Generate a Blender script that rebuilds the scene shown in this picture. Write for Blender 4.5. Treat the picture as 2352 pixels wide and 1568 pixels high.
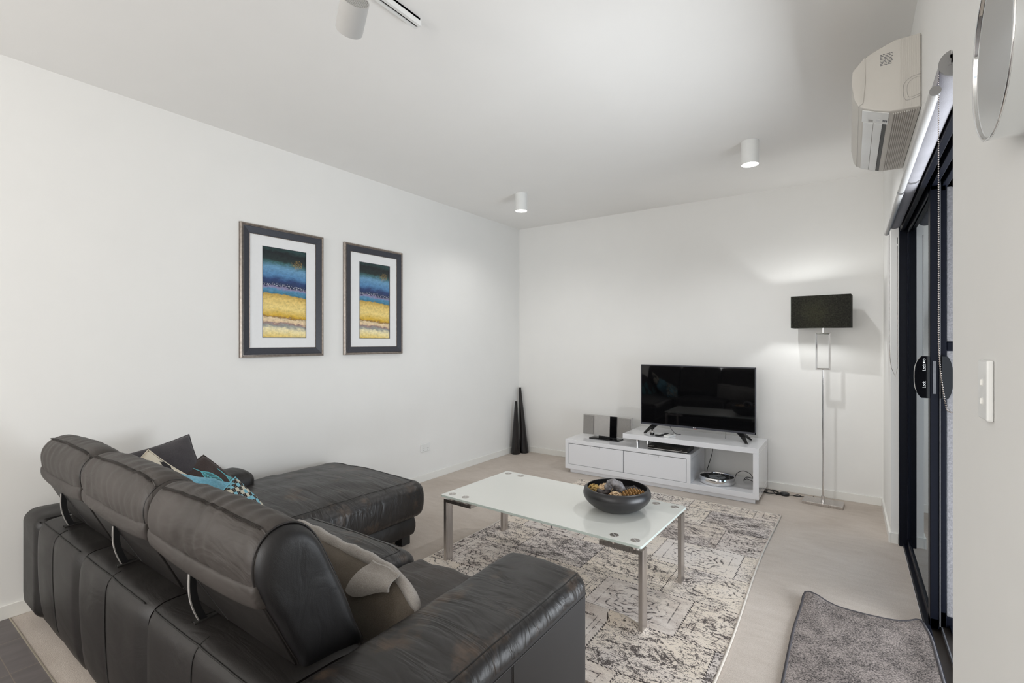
import bpy, bmesh, math, random
from mathutils import Vector, Matrix, noise
PI = math.pi
random.seed(4)
sc = bpy.context.scene
C = sc.collection
for o in list(bpy.data.objects):
    bpy.data.objects.remove(o)

# ------------------------------------------------------------------ camera
cam_d = bpy.data.cameras.new('camera')
cam_d.sensor_width = 36.0
cam_d.lens = 1114.0 / 2352.0 * 36.0
cam_d.clip_start = 0.05
cam = bpy.data.objects.new('camera', cam_d)
C.objects.link(cam)
cam.location = (3.327, -4.934, 1.33)
cam.rotation_euler = (PI / 2, 0, math.radians(34.86))
sc.camera = cam

# ------------------------------------------------------------------ view
sc.view_settings.view_transform = 'Standard'
sc.view_settings.look = 'None'
sc.view_settings.gamma = 1.0
sc.view_settings.use_curve_mapping = False
sc.view_settings.exposure = 0.17

# ------------------------------------------------------------------ world and lights
w = bpy.data.worlds.new('overcast_sky')
sc.world = w
w.use_nodes = True
bg = w.node_tree.nodes['Background']
bg.inputs[0].default_value = (0.80, 0.89, 1.0, 1)
bg.inputs[1].default_value = 1.1


def area(name, loc, rot, sx, sy, power, col=(1, 1, 1)):
    l = bpy.data.lights.new(name, 'AREA')
    l.shape = 'RECTANGLE'
    l.size, l.size_y, l.energy, l.color = sx, sy, power, col
    o = bpy.data.objects.new(name, l)
    o.location, o.rotation_euler = loc, rot
    C.objects.link(o)
    return o


def lamp(name, kind, loc, power, radius, col=(1, 1, 1), rot=(0, 0, 0), size=2.2, blend=0.7):
    l = bpy.data.lights.new(name, kind)
    l.energy, l.color = power, col
    l.shadow_soft_size = radius
    if kind == 'SPOT':
        l.spot_size, l.spot_blend = size, blend
    o = bpy.data.objects.new(name, l)
    o.location, o.rotation_euler = loc, rot
    C.objects.link(o)
    return o


# unseen fill panel added behind the camera, tilted up; daylight by the balcony door
area('rear_fill_panel', (1.6, -8.9, 1.45), (math.radians(102), 0, 0), 3.1, 2.0, 70, (1.0, 0.975, 0.94))
area('balcony_daylight', (4.8, -2.2, 0.60), (0, math.radians(122), 0), 1.2, 2.4, 84, (0.90, 0.95, 1.0))
# unseen point fills added behind the camera to brighten ceiling and walls
lamp('rear_fill_point', 'POINT', (1.2, -6.2, 1.75), 20, 0.22, (1.0, 0.965, 0.92))
lamp('rear_fill_point', 'POINT', (2.6, -6.6, 1.75), 25, 0.22, (1.0, 0.965, 0.92))
lamp('ceiling_lamp_beam', 'SPOT', (2.765, -1.274, 2.555), 40, 0.025, (0.97, 0.985, 1.0), size=2.75, blend=0.75)
lamp('ceiling_lamp_beam', 'SPOT', (0.823, -1.19, 2.555), 17, 0.03, (1.0, 0.985, 0.97), size=2.75, blend=0.75)
lamp('floor_lamp_bulb', 'POINT', (3.135, -0.235, 1.55), 6, 0.025, (0.98, 1.0, 1.0))

# ------------------------------------------------------------------ material helpers


class NT:
    def __init__(s, name):
        s.mat = bpy.data.materials.new(name)
        s.mat.use_nodes = True
        s.t = s.mat.node_tree
        s.n = s.t.nodes
        s.b = s.n['Principled BSDF']
        s.out = s.n['Material Output']
        s._tc = None

    def link(s, a, b):
        s.t.links.new(a, b)

    def setv(s, sock, v):
        if isinstance(v, bpy.types.NodeSocket):
            s.link(v, sock)
        else:
            sock.default_value = v

    def m(s, op, a, b=0.0, c=0.0, clamp=False):
        n = s.n.new('ShaderNodeMath')
        n.operation = op
        n.use_clamp = clamp
        s.setv(n.inputs[0], a)
        s.setv(n.inputs[1], b)
        s.setv(n.inputs[2], c)
        return n.outputs[0]

    def co(s, kind='Object'):
        if s._tc is None:
            s._tc = s.n.new('ShaderNodeTexCoord')
        return s._tc.outputs[kind]

    def xyz(s, v):
        n = s.n.new('ShaderNodeSeparateXYZ')
        s.link(v, n.inputs[0])
        return n.outputs

    def vec(s, x, y, z=0.0):
        n = s.n.new('ShaderNodeCombineXYZ')
        for i, v in enumerate((x, y, z)):
            s.setv(n.inputs[i], v)
        return n.outputs[0]

    def map(s, v, scale=(1, 1, 1), rot=(0, 0, 0), loc=(0, 0, 0)):
        n = s.n.new('ShaderNodeMapping')
        s.link(v, n.inputs[0])
        n.inputs['Location'].default_value = loc
        n.inputs['Rotation'].default_value = rot
        n.inputs['Scale'].default_value = scale
        return n.outputs[0]

    def noise(s, v, scale=5, detail=4, rough=0.5, out='Fac', dist=0.0):
        n = s.n.new('ShaderNodeTexNoise')
        s.link(v, n.inputs['Vector'])
        n.inputs['Scale'].default_value = scale
        n.inputs['Detail'].default_value = detail
        n.inputs['Roughness'].default_value = rough
        n.inputs['Distortion'].default_value = dist
        return n.outputs[out]

    def vor(s, v, scale=5, feature='F1', out='Distance', rnd=1.0):
        n = s.n.new('ShaderNodeTexVoronoi')
        n.feature = feature
        s.link(v, n.inputs['Vector'])
        n.inputs['Scale'].default_value = scale
        n.inputs['Randomness'].default_value = rnd
        return n.outputs[out]

    def ramp(s, fac, stops, interp='LINEAR'):
        n = s.n.new('ShaderNodeValToRGB')
        cr = n.color_ramp
        cr.interpolation = interp
        while len(cr.elements) < len(stops):
            cr.elements.new(0.5)
        for e, (p, c) in zip(cr.elements, stops):
            e.position = p
            e.color = (c, c, c, 1) if isinstance(c, (int, float)) else (*c, 1)
        s.setv(n.inputs[0], fac)
        return n.outputs[0]

    def mix(s, fac, a, b, mode='MIX'):
        n = s.n.new('ShaderNodeMix')
        n.data_type = 'RGBA'
        n.blend_type = mode
        s.setv(n.inputs[0], fac)
        for sock, v in ((n.inputs[6], a), (n.inputs[7], b)):
            if isinstance(v, tuple) and len(v) == 3:
                v = (*v, 1)
            s.setv(sock, v)
        return n.outputs[2]

    def bump(s, h, strength=0.3, dist=0.01, prev=None):
        n = s.n.new('ShaderNodeBump')
        n.inputs['Strength'].default_value = strength
        n.inputs['Distance'].default_value = dist
        s.setv(n.inputs['Height'], h)
        if prev:
            s.link(prev, n.inputs['Normal'])
        s.link(n.outputs[0], s.b.inputs['Normal'])
        return n.outputs[0]

    def p(s, **k):
        names = dict(col='Base Color', rough='Roughness', metal='Metallic', spec='Specular IOR Level',
                     coat='Coat Weight', sheen='Sheen Weight', emi='Emission Color', es='Emission Strength',
                     trans='Transmission Weight', ior='IOR', coatr='Coat Roughness', sheenr='Sheen Roughness')
        for a, v in k.items():
            if isinstance(v, tuple) and len(v) == 3:
                v = (*v, 1)
            s.setv(s.b.inputs[names[a]], v)
        return s


def simple(name, col, rough=0.5, var=0.04, nscale=30, bump=0.0, bscale=200, **k):
    t = NT(name)
    f = t.noise(t.co(), nscale, 3)
    dark = tuple(c * (1 - var) for c in col)
    lite = tuple(min(1, c * (1 + var)) for c in col)
    t.p(col=t.ramp(f, [(0.3, dark), (0.7, lite)]), rough=rough, **k)
    if bump:
        t.bump(t.noise(t.co(), bscale, 3), bump, 0.002)
    return t.mat


M = {}
M['wall'] = simple('wall_paint', (0.835, 0.825, 0.80), 0.75, 0.008, 4, 0.05, 300, spec=0.25)
M['ceiling'] = simple('ceiling_paint', (0.90, 0.885, 0.86), 0.85, 0.006, 4, spec=0.2)
M['trim'] = simple('trim_gloss_paint', (0.83, 0.82, 0.78), 0.35, 0.01, 8)
M['white_plastic'] = simple('white_plastic', (0.80, 0.80, 0.78), 0.3, 0.01)
M['ac_plastic'] = simple('warm_white_plastic', (0.60, 0.57, 0.52), 0.42, 0.01)
M['white_gloss'] = simple('white_lacquer', (0.83, 0.83, 0.85), 0.13, 0.004, 6, coat=0.7, coatr=0.03)
M['chrome'] = simple('chrome', (0.78, 0.78, 0.78), 0.07, 0.02, metal=1.0)
M['mirror'] = simple('mirror_silver', (0.80, 0.82, 0.83), 0.015, 0.002, metal=1.0)
M['black_plastic'] = simple('black_plastic', (0.012, 0.012, 0.013), 0.4, 0.1)
M['black_gloss'] = simple('black_gloss', (0.003, 0.003, 0.0035), 0.03, 0.1)
M['alu_black'] = simple('black_powder_coat', (0.003, 0.004, 0.009), 0.45, 0.15, 60, spec=0.15)
M['alu_mid'] = simple('grey_aluminium', (0.16, 0.16, 0.17), 0.4, 0.1, 60, metal=0.6)
M['bead'] = simple('nickel_bead', (0.42, 0.37, 0.34), 0.25, 0.05, metal=1.0)
M['spot_grey'] = simple('pale_grey_enamel', (0.50, 0.49, 0.475), 0.45, 0.01)
M['bracket_grey'] = simple('grey_bracket_plastic', (0.24, 0.235, 0.23), 0.5, 0.01)
M['seal'] = simple('pale_weather_seal', (0.12, 0.12, 0.125), 0.7, 0.1, 80)
M['foot'] = simple('dark_wood_foot', (0.012, 0.010, 0.009), 0.5)
M['cable'] = simple('black_cable', (0.010, 0.010, 0.010), 0.5)
M['deck'] = simple('white_deck_board', (0.75, 0.75, 0.74), 0.6, 0.05, 10)
M['cladding'] = simple('charcoal_cladding', (0.020, 0.024, 0.030), 0.7)
M['screen_frame'] = simple('pale_screen_frame', (0.24, 0.23, 0.235), 0.8, 0.2, 140, 0.5, 160)
M['render_wall'] = simple('rough_cast_render', (0.42, 0.41, 0.42), 0.9, 0.2, 90, 0.6, 120)
M['track_bronze'] = simple('bronze_track', (0.045, 0.035, 0.028), 0.45, metal=0.5)
M['metal_trim'] = simple('champagne_trim', (0.50, 0.45, 0.36), 0.4, metal=0.5)


def brushed():
    t = NT('brushed_steel')
    n = t.noise(t.map(t.co(), (160, 160, 5)), 1.0, 3)
    t.p(col=t.ramp(n, [(0.3, (0.50, 0.465, 0.44)), (0.7, (0.60, 0.565, 0.54))]), metal=1.0,
        rough=t.m('MULTIPLY_ADD', n, 0.2, 0.2))
    return t.mat


def carpet():
    t = NT('carpet_pile')
    co = t.co()
    fine = t.noise(co, 420, 3, 0.7)
    mid = t.noise(t.map(co, (8, 26, 1), (0, 0, 0.5)), 1.0, 4, 0.6)
    big = t.m('ADD', t.m('MULTIPLY', t.noise(co, 1.7, 4, 0.55, dist=0.6), 0.6), t.m('MULTIPLY', t.noise(co, 120, 3, 0.7), 0.4))
    pile = t.m('ADD', t.m('MULTIPLY', fine, 0.65), t.m('ADD', t.m('MULTIPLY', mid, 0.12), t.m('MULTIPLY', big, 0.35)))
    t.p(col=t.ramp(pile, [(0.42, (0.36, 0.298, 0.245)), (0.54, (0.53, 0.460, 0.40)), (0.70, (0.70, 0.635, 0.575))]),
        rough=0.95, spec=0.1, sheen=0.15)
    t.bump(fine, 0.55, 0.004)
    return t.mat


def tiles():
    t = NT('grey_floor_tile')
    x, y, z = t.xyz(t.co())
    gx = t.m('ABSOLUTE', t.m('SUBTRACT', t.m('FRACT', t.m('DIVIDE', t.m('ADD', x, 0.03), 0.30)), 0.5))
    gy = t.m('ABSOLUTE', t.m('SUBTRACT', t.m('FRACT', t.m('DIVIDE', t.m('ADD', y, 4.49), 0.60)), 0.5))
    g = t.m('MAXIMUM', t.m('GREATER_THAN', gx, 0.494), t.m('GREATER_THAN', gy, 0.4975))
    n = t.noise(t.map(t.co(), (14, 3, 1)), 2, 5)
    base = t.ramp(n, [(0.3, (0.115, 0.102, 0.100)), (0.7, (0.155, 0.138, 0.136))])
    t.p(col=t.mix(g, base, (0.20, 0.17, 0.14)), rough=0.5)
    t.bump(g, -0.3, 0.002)
    return t.mat


def leather(name, base, lo=0.36, wr=0.35, worn=0.0, hi=None, dist=0.018):
    t = NT(name)
    co = t.co()
    grain = t.vor(co, 700)
    wrn = t.noise(t.map(co, (3.2, 15, 8), (0, 0, 0.35)), 1.0, 3, 0.5, dist=1.2)
    soft = t.noise(co, 5, 3)
    hi = hi or tuple(c * 1.5 for c in base)
    c = t.ramp(soft, [(0.35, base), (0.7, hi)])
    if worn:
        wm = t.m('MULTIPLY', t.ramp(t.noise(co, 6.5, 5, 0.65), [(0.56, 0.0), (0.70, 1.0)]), worn)
        c = t.mix(wm, c, (0.085, 0.055, 0.035))
    t.p(col=c, rough=t.m('MULTIPLY_ADD', wrn, 0.16, lo), spec=0.5)
    b1 = t.bump(wrn, wr, dist)
    t.bump(grain, 0.12, 0.0012, b1)
    return t.mat


def fabric(name, a, b, scale=500, rough=0.95, bs=0.5, sheen=0.2):
    t = NT(name)
    n = t.noise(t.co(), scale, 3, 0.7)
    big = t.noise(t.co(), 12, 3)
    f = t.m('ADD', t.m('MULTIPLY', n, 0.75), t.m('MULTIPLY', big, 0.25))
    t.p(col=t.ramp(f, [(0.38, a), (0.62, b)]), rough=rough, spec=0.15, sheen=sheen)
    t.bump(n, bs, 0.002)
    return t.mat


def shade_fabric():
    t = NT('black_linen_shade')
    co = t.co()
    a = t.noise(t.map(co, (900, 900, 60)), 1, 2)
    b = t.noise(t.map(co, (60, 60, 900)), 1, 2)
    f = t.m('MULTIPLY', a, b)
    t.p(col=t.ramp(f, [(0.12, (0.006, 0.006, 0.005)), (0.45, (0.040, 0.038, 0.030))]), rough=0.85, spec=0.2)
    tr = t.n.new('ShaderNodeBsdfTranslucent')
    t.setv(tr.inputs[0], t.ramp(f, [(0.15, (0.006, 0.006, 0.004)), (0.5, (0.085, 0.085, 0.055))]))
    add = t.n.new('ShaderNodeAddShader')
    t.link(t.b.outputs[0], add.inputs[0])
    t.link(tr.outputs[0], add.inputs[1])
    t.link(add.outputs[0], t.out.inputs[0])
    t.bump(f, 0.5, 0.002)
    return t.mat


def pane():
    t = NT('door_glass')
    tr = t.n.new('ShaderNodeBsdfTransparent')
    tr.inputs[0].default_value = (0.62, 0.68, 0.72, 1)
    gl = t.n.new('ShaderNodeBsdfGlossy')
    gl.inputs['Roughness'].default_value = 0.0
    gl.inputs[0].default_value = (0.86, 0.93, 1.0, 1)
    fr = t.n.new('ShaderNodeFresnel')
    fr.inputs[0].default_value = 1.75
    mx = t.n.new('ShaderNodeMixShader')
    t.link(fr.outputs[0], mx.inputs[0])
    t.link(tr.outputs[0], mx.inputs[1])
    t.link(gl.outputs[0], mx.inputs[2])
    t.link(mx.outputs[0], t.out.inputs[0])
    return t.mat


def emissive(name, col, strength):
    t = NT(name)
    t.p(col=col, emi=col, es=strength, rough=0.4)
    return t.mat


def rug():
    t = NT('distressed_patchwork_pile')
    co = t.co()
    x, y, z = t.xyz(co)
    wob = t.noise(co, 3, 2)
    # patches: rows of unequal blocks
    ry = t.m('DIVIDE', t.m('ADD', y, 3.3), 0.36)
    row = t.m('FLOOR', ry)
    fy = t.m('SUBTRACT', ry, row)
    offs = t.m('FRACT', t.m('MULTIPLY', row, 0.377))
    rx = t.m('ADD', t.m('DIVIDE', x, 0.47), offs)
    colm = t.m('FLOOR', rx)
    fx = t.m('SUBTRACT', rx, colm)
    wn = t.n.new('ShaderNodeTexWhiteNoise')
    wn.noise_dimensions = '2D'
    t.link(t.vec(colm, row), wn.inputs['Vector'])
    rnd = wn.outputs['Value']
    rr, rg, rb = t.xyz(wn.outputs['Color'])
    # distance from block edge in metres
    ex = t.m('MULTIPLY', t.m('SUBTRACT', 0.5, t.m('ABSOLUTE', t.m('SUBTRACT', fx, 0.5))), 0.47)
    ey = t.m('MULTIPLY', t.m('SUBTRACT', 0.5, t.m('ABSOLUTE', t.m('SUBTRACT', fy, 0.5))), 0.36)
    edge = t.m('MINIMUM', ex, ey)
    dash = t.m('GREATER_THAN', t.m('FRACT', t.m('MULTIPLY', t.m('ADD', x, y), 50.0)), 0.45)
    seam = t.m('MULTIPLY', t.m('LESS_THAN', edge, 0.0042), dash)
    inner = t.m('MULTIPLY', t.m('COMPARE', edge, 0.055, 0.0028), t.m('GREATER_THAN', rg, 0.45))
    inner2 = t.m('MULTIPLY', t.m('COMPARE', edge, 0.032, 0.002), t.m('GREATER_THAN', rb, 0.5))
    # motifs: rings, diamonds, scroll lines inside blocks
    cx = t.m('MULTIPLY', t.m('SUBTRACT', fx, 0.5), 0.47)
    cy = t.m('MULTIPLY', t.m('SUBTRACT', fy, 0.5), 0.36)
    dia = t.m('ADD', t.m('ABSOLUTE', cx), t.m('ABSOLUTE', cy))
    rad = t.m('SQRT', t.m('ADD', t.m('MULTIPLY', cx, cx), t.m('MULTIPLY', cy, cy)))
    ang = t.m('ARCTAN2', cy, cx)
    pet = t.m('ADD', rad, t.m('MULTIPLY', t.m('SINE', t.m('MULTIPLY', ang, 8.0)), 0.012))
    sh = t.m('ADD', t.m('MULTIPLY', dia, t.m('GREATER_THAN', rr, 0.5)), t.m('MULTIPLY', pet, t.m('LESS_THAN', rr, 0.5)))
    lines = t.m('GREATER_THAN', t.m('SINE', t.m('ADD', t.m('MULTIPLY', sh, 170.0), t.m('MULTIPLY', wob, 5.0))), 0.55)
    lines = t.m('MULTIPLY', lines, t.m('LESS_THAN', sh, 0.15))
    # small vegetal scrolls
    scl = t.vor(t.map(co, (1, 1, 1), (0, 0, 0.7)), 26, 'DISTANCE_TO_EDGE')
    scroll = t.m('MULTIPLY', t.m('LESS_THAN', scl, 0.05), t.m('GREATER_THAN', rb, 0.72))
    # wear masks
    wear = t.noise(t.map(co, (1, 1.9, 1)), 10, 6, 0.72, dist=0.4)
    wear2 = t.noise(t.map(co, (1.0, 2.2, 1), (0, 0, 0.12)), 60, 4, 0.75)
    big = t.noise(co, 2.4, 3, 0.5)
    speck = t.noise(t.map(co, (1.0, 1.5, 1)), 190, 2, 0.6)
    lvl = t.m('ADD', t.m('ADD', t.m('MULTIPLY', wear, 0.40), t.m('MULTIPLY', wear2, 0.32)),
              t.m('ADD', t.m('MULTIPLY', speck, 0.42), t.m('ADD', t.m('MULTIPLY', rnd, 0.10), t.m('MULTIPLY', big, 0.12))))
    speckle = t.ramp(lvl, [(0.722, 0.0), (0.738, 1.0)])
    softer = t.ramp(t.m('ADD', t.m('MULTIPLY', wear, 0.7), t.m('MULTIPLY', rg, 0.3)), [(0.52, 0.0), (0.66, 1.0)])
    pat = t.m('MAXIMUM', t.m('MAXIMUM', lines, scroll), t.m('MAXIMUM', inner, inner2))
    patmask = t.ramp(t.m('ADD', t.m('MULTIPLY', wear, 0.5), t.m('MULTIPLY', wear2, 0.5)), [(0.475, 0.0), (0.525, 1.0)])
    pat = t.m('MULTIPLY', pat, patmask)
    pat = t.m('MULTIPLY', pat, 0.95)
    seamw = t.m('MULTIPLY', seam, t.ramp(wear2, [(0.36, 0.0), (0.44, 1.0)]))
    ink = t.m('MAXIMUM', t.m('MAXIMUM', t.m('MULTIPLY', speckle, 0.95), pat), seamw)
    cream = t.ramp(t.m('ADD', t.m('MULTIPLY', big, 0.6), t.m('MULTIPLY', rnd, 0.4)),
                   [(0.30, (0.78, 0.715, 0.665)), (0.50, (0.80, 0.705, 0.60)), (0.68, (0.75, 0.68, 0.64))])
    base = t.mix(t.m('MULTIPLY', softer, 0.50), cream, (0.44, 0.35, 0.305))
    fine = t.noise(co, 330, 2, 0.7)
    base = t.mix(0.35, base, t.mix(1.0, base, t.ramp(fine, [(0.3, 0.6), (0.7, 1.25)]), 'MULTIPLY'))
    dark = t.ramp(speck, [(0.35, (0.024, 0.019, 0.019)), (0.62, (0.085, 0.067, 0.062))])
    t.p(col=t.mix(ink, base, dark), rough=0.95, spec=0.1, sheen=0.1)
    t.bump(fine, 0.5, 0.004)
    return t.mat


def art():
    """abstract seascape print, painted in UV space"""
    t = NT('abstract_print')
    u, v, _ = t.xyz(t.co('UV'))
    uv = t.co('UV')
    n1 = t.noise(t.map(uv, (3, 14, 1)), 1.6, 6, 0.65, dist=0.5)
    n2 = t.noise(t.map(uv, (4, 9, 1)), 3.2, 6, 0.68)
    vv = t.m('ADD', v, t.m('MULTIPLY', t.m('SUBTRACT', n1, 0.5), 0.10))
    vv = t.m('ADD', vv, t.m('MULTIPLY', t.m('SUBTRACT', t.m('MULTIPLY', u, u), 0.2), 0.035))
    col = t.ramp(vv, [
        (0.00, (0.84, 0.60, 0.16)), (0.05, (0.90, 0.74, 0.34)), (0.10, (0.92, 0.82, 0.52)), (0.135, (0.32, 0.34, 0.32)),
        (0.160, (0.34, 0.22, 0.20)), (0.175, (0.80, 0.60, 0.38)), (0.215, (0.83, 0.66, 0.42)), (0.228, (0.28, 0.15, 0.05)),
        (0.245, (0.68, 0.42, 0.04)), (0.33, (0.90, 0.70, 0.26)), (0.42, (0.82, 0.60, 0.20)), (0.478, (0.56, 0.36, 0.08)),
        (0.492, (0.05, 0.19, 0.28)), (0.53, (0.10, 0.28, 0.45)), (0.560, (0.30, 0.26, 0.42)), (0.575, (0.022, 0.03, 0.08)),
        (0.64, (0.03, 0.06, 0.17)), (0.70, (0.10, 0.25, 0.46)), (0.78, (0.16, 0.34, 0.52)), (0.835, (0.05, 0.13, 0.13)),
        (0.86, (0.022, 0.035, 0.035)), (0.95, (0.014, 0.018, 0.020)), (1.00, (0.03, 0.07, 0.07))])
    brush = t.ramp(n2, [(0.30, 0.70), (0.52, 1.0), (0.72, 1.18)])
    col = t.mix(1.0, col, brush, 'MULTIPLY')
    # gold flecks, upper right
    d = t.m('ADD', t.m('POWER', t.m('DIVIDE', t.m('SUBTRACT', u, 0.80), 0.13), 2.0),
            t.m('POWER', t.m('DIVIDE', t.m('SUBTRACT', v, 0.835), 0.055), 2.0))
    gold = t.m('MULTIPLY', t.m('LESS_THAN', t.m('MULTIPLY', d, t.m('MULTIPLY', t.noise(uv, 16, 2), 2.4)), 1.0), t.m('GREATER_THAN', t.noise(uv, 75, 2), 0.54))
    col = t.mix(t.m('MULTIPLY', gold, 0.85), col, (0.42, 0.27, 0.08))
    # pale scratches along the waterline
    sc_ = t.m('MULTIPLY', t.m('COMPARE', vv, 0.585, 0.018), t.m('GREATER_THAN', t.noise(t.map(uv, (26, 60, 1)), 1.5, 2), 0.58))
    col = t.mix(t.m('MULTIPLY', sc_, 0.8), col, (0.65, 0.66, 0.68))
    t.p(col=col, rough=0.35, spec=0.4)
    return t.mat


def leaf_fabric():
    t = NT('brown_leaf_embroidery')
    u, v, _ = t.xyz(t.co('UV'))
    base = t.ramp(t.noise(t.co(), 300, 2), [(0.3, (0.030, 0.020, 0.018)), (0.7, (0.055, 0.036, 0.032))])
    col = base
    for cx, cy, a, L, H in [(0.30, 0.70, 0.10, 0.17, 0.085), (0.62, 0.56, -0.25, 0.20, 0.10), (0.62, 0.87, -0.10, 0.26, 0.07),
                            (0.35, 0.30, 0.3, 0.18, 0.09), (0.78, 0.25, -0.5, 0.18, 0.09)]:
        ca, sa = math.cos(a), math.sin(a)
        du, dv = t.m('SUBTRACT', u, cx), t.m('SUBTRACT', v, cy)
        lx = t.m('ADD', t.m('MULTIPLY', du, ca), t.m('MULTIPLY', dv, sa))
        ly = t.m('ABSOLUTE', t.m('SUBTRACT', t.m('MULTIPLY', dv, ca), t.m('MULTIPLY', du, sa)))
        q = t.m('DIVIDE', lx, L)
        hh = t.m('MULTIPLY', t.m('SUBTRACT', 1.0, t.m('MULTIPLY', q, q)), H)
        ins = t.m('LESS_THAN', ly, hh)
        rim = t.m('COMPARE', ly, hh, 0.008)
        vein = t.m('LESS_THAN', t.m('FRACT', t.m('MULTIPLY', t.m('SUBTRACT', lx, ly), 28.0)), 0.22)
        mid = t.m('LESS_THAN', ly, 0.006)
        stem = t.m('MULTIPLY', mid, t.m('LESS_THAN', t.m('ABSOLUTE', lx), L * 1.5))
        col = t.mix(ins, col, (0.045, 0.13, 0.14))
        lt = t.m('MAXIMUM', t.m('MULTIPLY', ins, t.m('MAXIMUM', vein, mid)), t.m('MAXIMUM', stem, t.m('MULTIPLY', rim, t.m('LESS_THAN', t.m('ABSOLUTE', q), 1.03))))
        col = t.mix(lt, col, (0.12, 0.45, 0.50))
    t.p(col=col, rough=0.9, spec=0.2, sheen=0.2)
    t.bump(t.noise(t.co(), 300, 2), 0.3, 0.002)
    return t.mat


def check_fabric():
    t = NT('woven_check')
    uv = t.map(t.co('UV'), (1, 1, 1), (0, 0, 0.45))
    x, y, _ = t.xyz(uv)
    a = t.m('FLOOR', t.m('MULTIPLY', x, 13.0))
    b = t.m('FLOOR', t.m('MULTIPLY', y, 13.0))
    wn = t.n.new('ShaderNodeTexWhiteNoise')
    t.link(t.vec(a, b), wn.inputs['Vector'])
    par = t.m('MODULO', t.m('ABSOLUTE', t.m('ADD', a, b)), 2.0)
    c1 = t.ramp(wn.outputs['Value'], [(0.0, (0.55, 0.52, 0.42)), (0.55, (0.20, 0.47, 0.58))], 'CONSTANT')
    c2 = t.ramp(wn.outputs['Value'], [(0.0, (0.035, 0.030, 0.028)), (0.75, (0.16, 0.40, 0.50))], 'CONSTANT')
    fold = t.m('GREATER_THAN', t.m('FRACT', t.m('ADD', t.m('MULTIPLY', x, 26.0), t.m('MULTIPLY', y, 13.0))), 0.8)
    col = t.mix(t.m('GREATER_THAN', par, 0.5), c1, c2)
    col = t.mix(t.m('MULTIPLY', fold, 0.35), col, (0.5, 0.48, 0.40))
    t.p(col=col, rough=0.85, spec=0.2)
    return t.mat


def zebra_fabric():
    t = NT('cream_and_black_weave')
    u, v, _ = t.xyz(t.co('UV'))
    n = t.noise(t.co('UV'), 5, 4)
    k = t.m('SINE', t.m('ADD', t.m('MULTIPLY', v, 16.0), t.m('ADD', t.m('MULTIPLY', n, 6.0), t.m('MULTIPLY', u, 5.0))))
    col = t.mix(t.ramp(k, [(0.52, 0.0), (0.58, 1.0)]), (0.68, 0.62, 0.51), (0.032, 0.030, 0.032))
    t.p(col=col, rough=0.9, spec=0.2)
    t.bump(t.noise(t.co(), 250, 2), 0.4, 0.002)
    return t.mat


def mesh_grille():
    t = NT('speaker_mesh')
    v = t.noise(t.co(), 600, 2)
    t.p(col=t.ramp(v, [(0.35, (0.20, 0.19, 0.175)), (0.65, (0.34, 0.32, 0.30))]), rough=0.5, metal=0.2)
    return t.mat


def wicker(name, a, b, sc_=60):
    t = NT(name)
    v = t.vor(t.map(t.co(), (1, 1, 2.2)), sc_)
    t.p(col=t.ramp(v, [(0.15, b), (0.6, a)]), rough=0.8)
    t.bump(v, -0.9, 0.008)
    return t.mat


M['steel'] = brushed()
M['carpet'] = carpet()
M['tile'] = tiles()
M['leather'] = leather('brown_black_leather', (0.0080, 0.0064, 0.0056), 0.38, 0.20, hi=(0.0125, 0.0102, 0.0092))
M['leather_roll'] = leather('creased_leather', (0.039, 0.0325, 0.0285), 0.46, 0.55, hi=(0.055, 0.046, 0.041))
M['leather_side'] = leather('smooth_black_leather', (0.006, 0.0055, 0.006), 0.36, 0.10)
M['leather_worn'] = leather('worn_leather', (0.013, 0.0112, 0.0105), 0.30, 0.42, worn=0.8, dist=0.024, hi=(0.020, 0.0172, 0.016))
M['vinyl'] = simple('smooth_vinyl', (0.026, 0.024, 0.025), 0.55, 0.06, 8, 0.1, 700)
M['piping'] = simple('leather_piping', (0.016, 0.013, 0.012), 0.5, 0.2, 100)
M['stitch'] = simple('seam_stitching', (0.008, 0.007, 0.006), 0.7, 0.3, 400)
M['rug'] = rug()
M['rug_edge'] = simple('cream_binding', (0.58, 0.53, 0.47), 0.9, 0.1, 300)
M['mat'] = fabric('flecked_mat_pile', (0.030, 0.027, 0.027), (0.36, 0.31, 0.285), 170, bs=0.8, sheen=0)
M['mat_edge'] = simple('charcoal_binding', (0.055, 0.05, 0.055), 0.75, 0.2, 300)
M['shade'] = shade_fabric()
M['pane'] = pane()
M['blind'] = fabric('blind_fabric', (0.26, 0.25, 0.265), (0.40, 0.385, 0.41), 700, 0.7, 0.15)
M['grey_cloth'] = fabric('grey_marl', (0.29, 0.265, 0.24), (0.46, 0.43, 0.40), 500)
M['grey_back'] = fabric('taupe_marl', (0.085, 0.070, 0.055), (0.16, 0.135, 0.108), 600)
M['charcoal_cloth'] = fabric('charcoal_velvet', (0.040, 0.036, 0.040), (0.062, 0.056, 0.061), 300)
M['blue_cloth'] = fabric('light_blue_denim', (0.11, 0.32, 0.43), (0.19, 0.45, 0.58), 90)
M['leaf'] = leaf_fabric()
M['check'] = check_fabric()
M['zebra'] = zebra_fabric()
M['art'] = art()
M['matboard'] = simple('white_matboard', (0.82, 0.82, 0.82), 0.45, 0.01)
M['frame_dark'] = simple('slate_frame', (0.036, 0.038, 0.050), 0.45, 0.15, 200)
M['frame_silver'] = simple('antique_silver_frame', (0.30, 0.26, 0.23), 0.32, 0.2, 60, metal=0.8)
M['bulb'] = emissive('lamp_glass', (1.0, 0.99, 0.93), 9.0)
M['lamp_inside'] = emissive('lamp_reflector', (0.95, 0.94, 0.88), 0.9)
M['table_glass'] = simple('white_backed_glass', (0.80, 0.81, 0.765), 0.22, 0.006, 3, coat=0.6, coatr=0.02)
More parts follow.
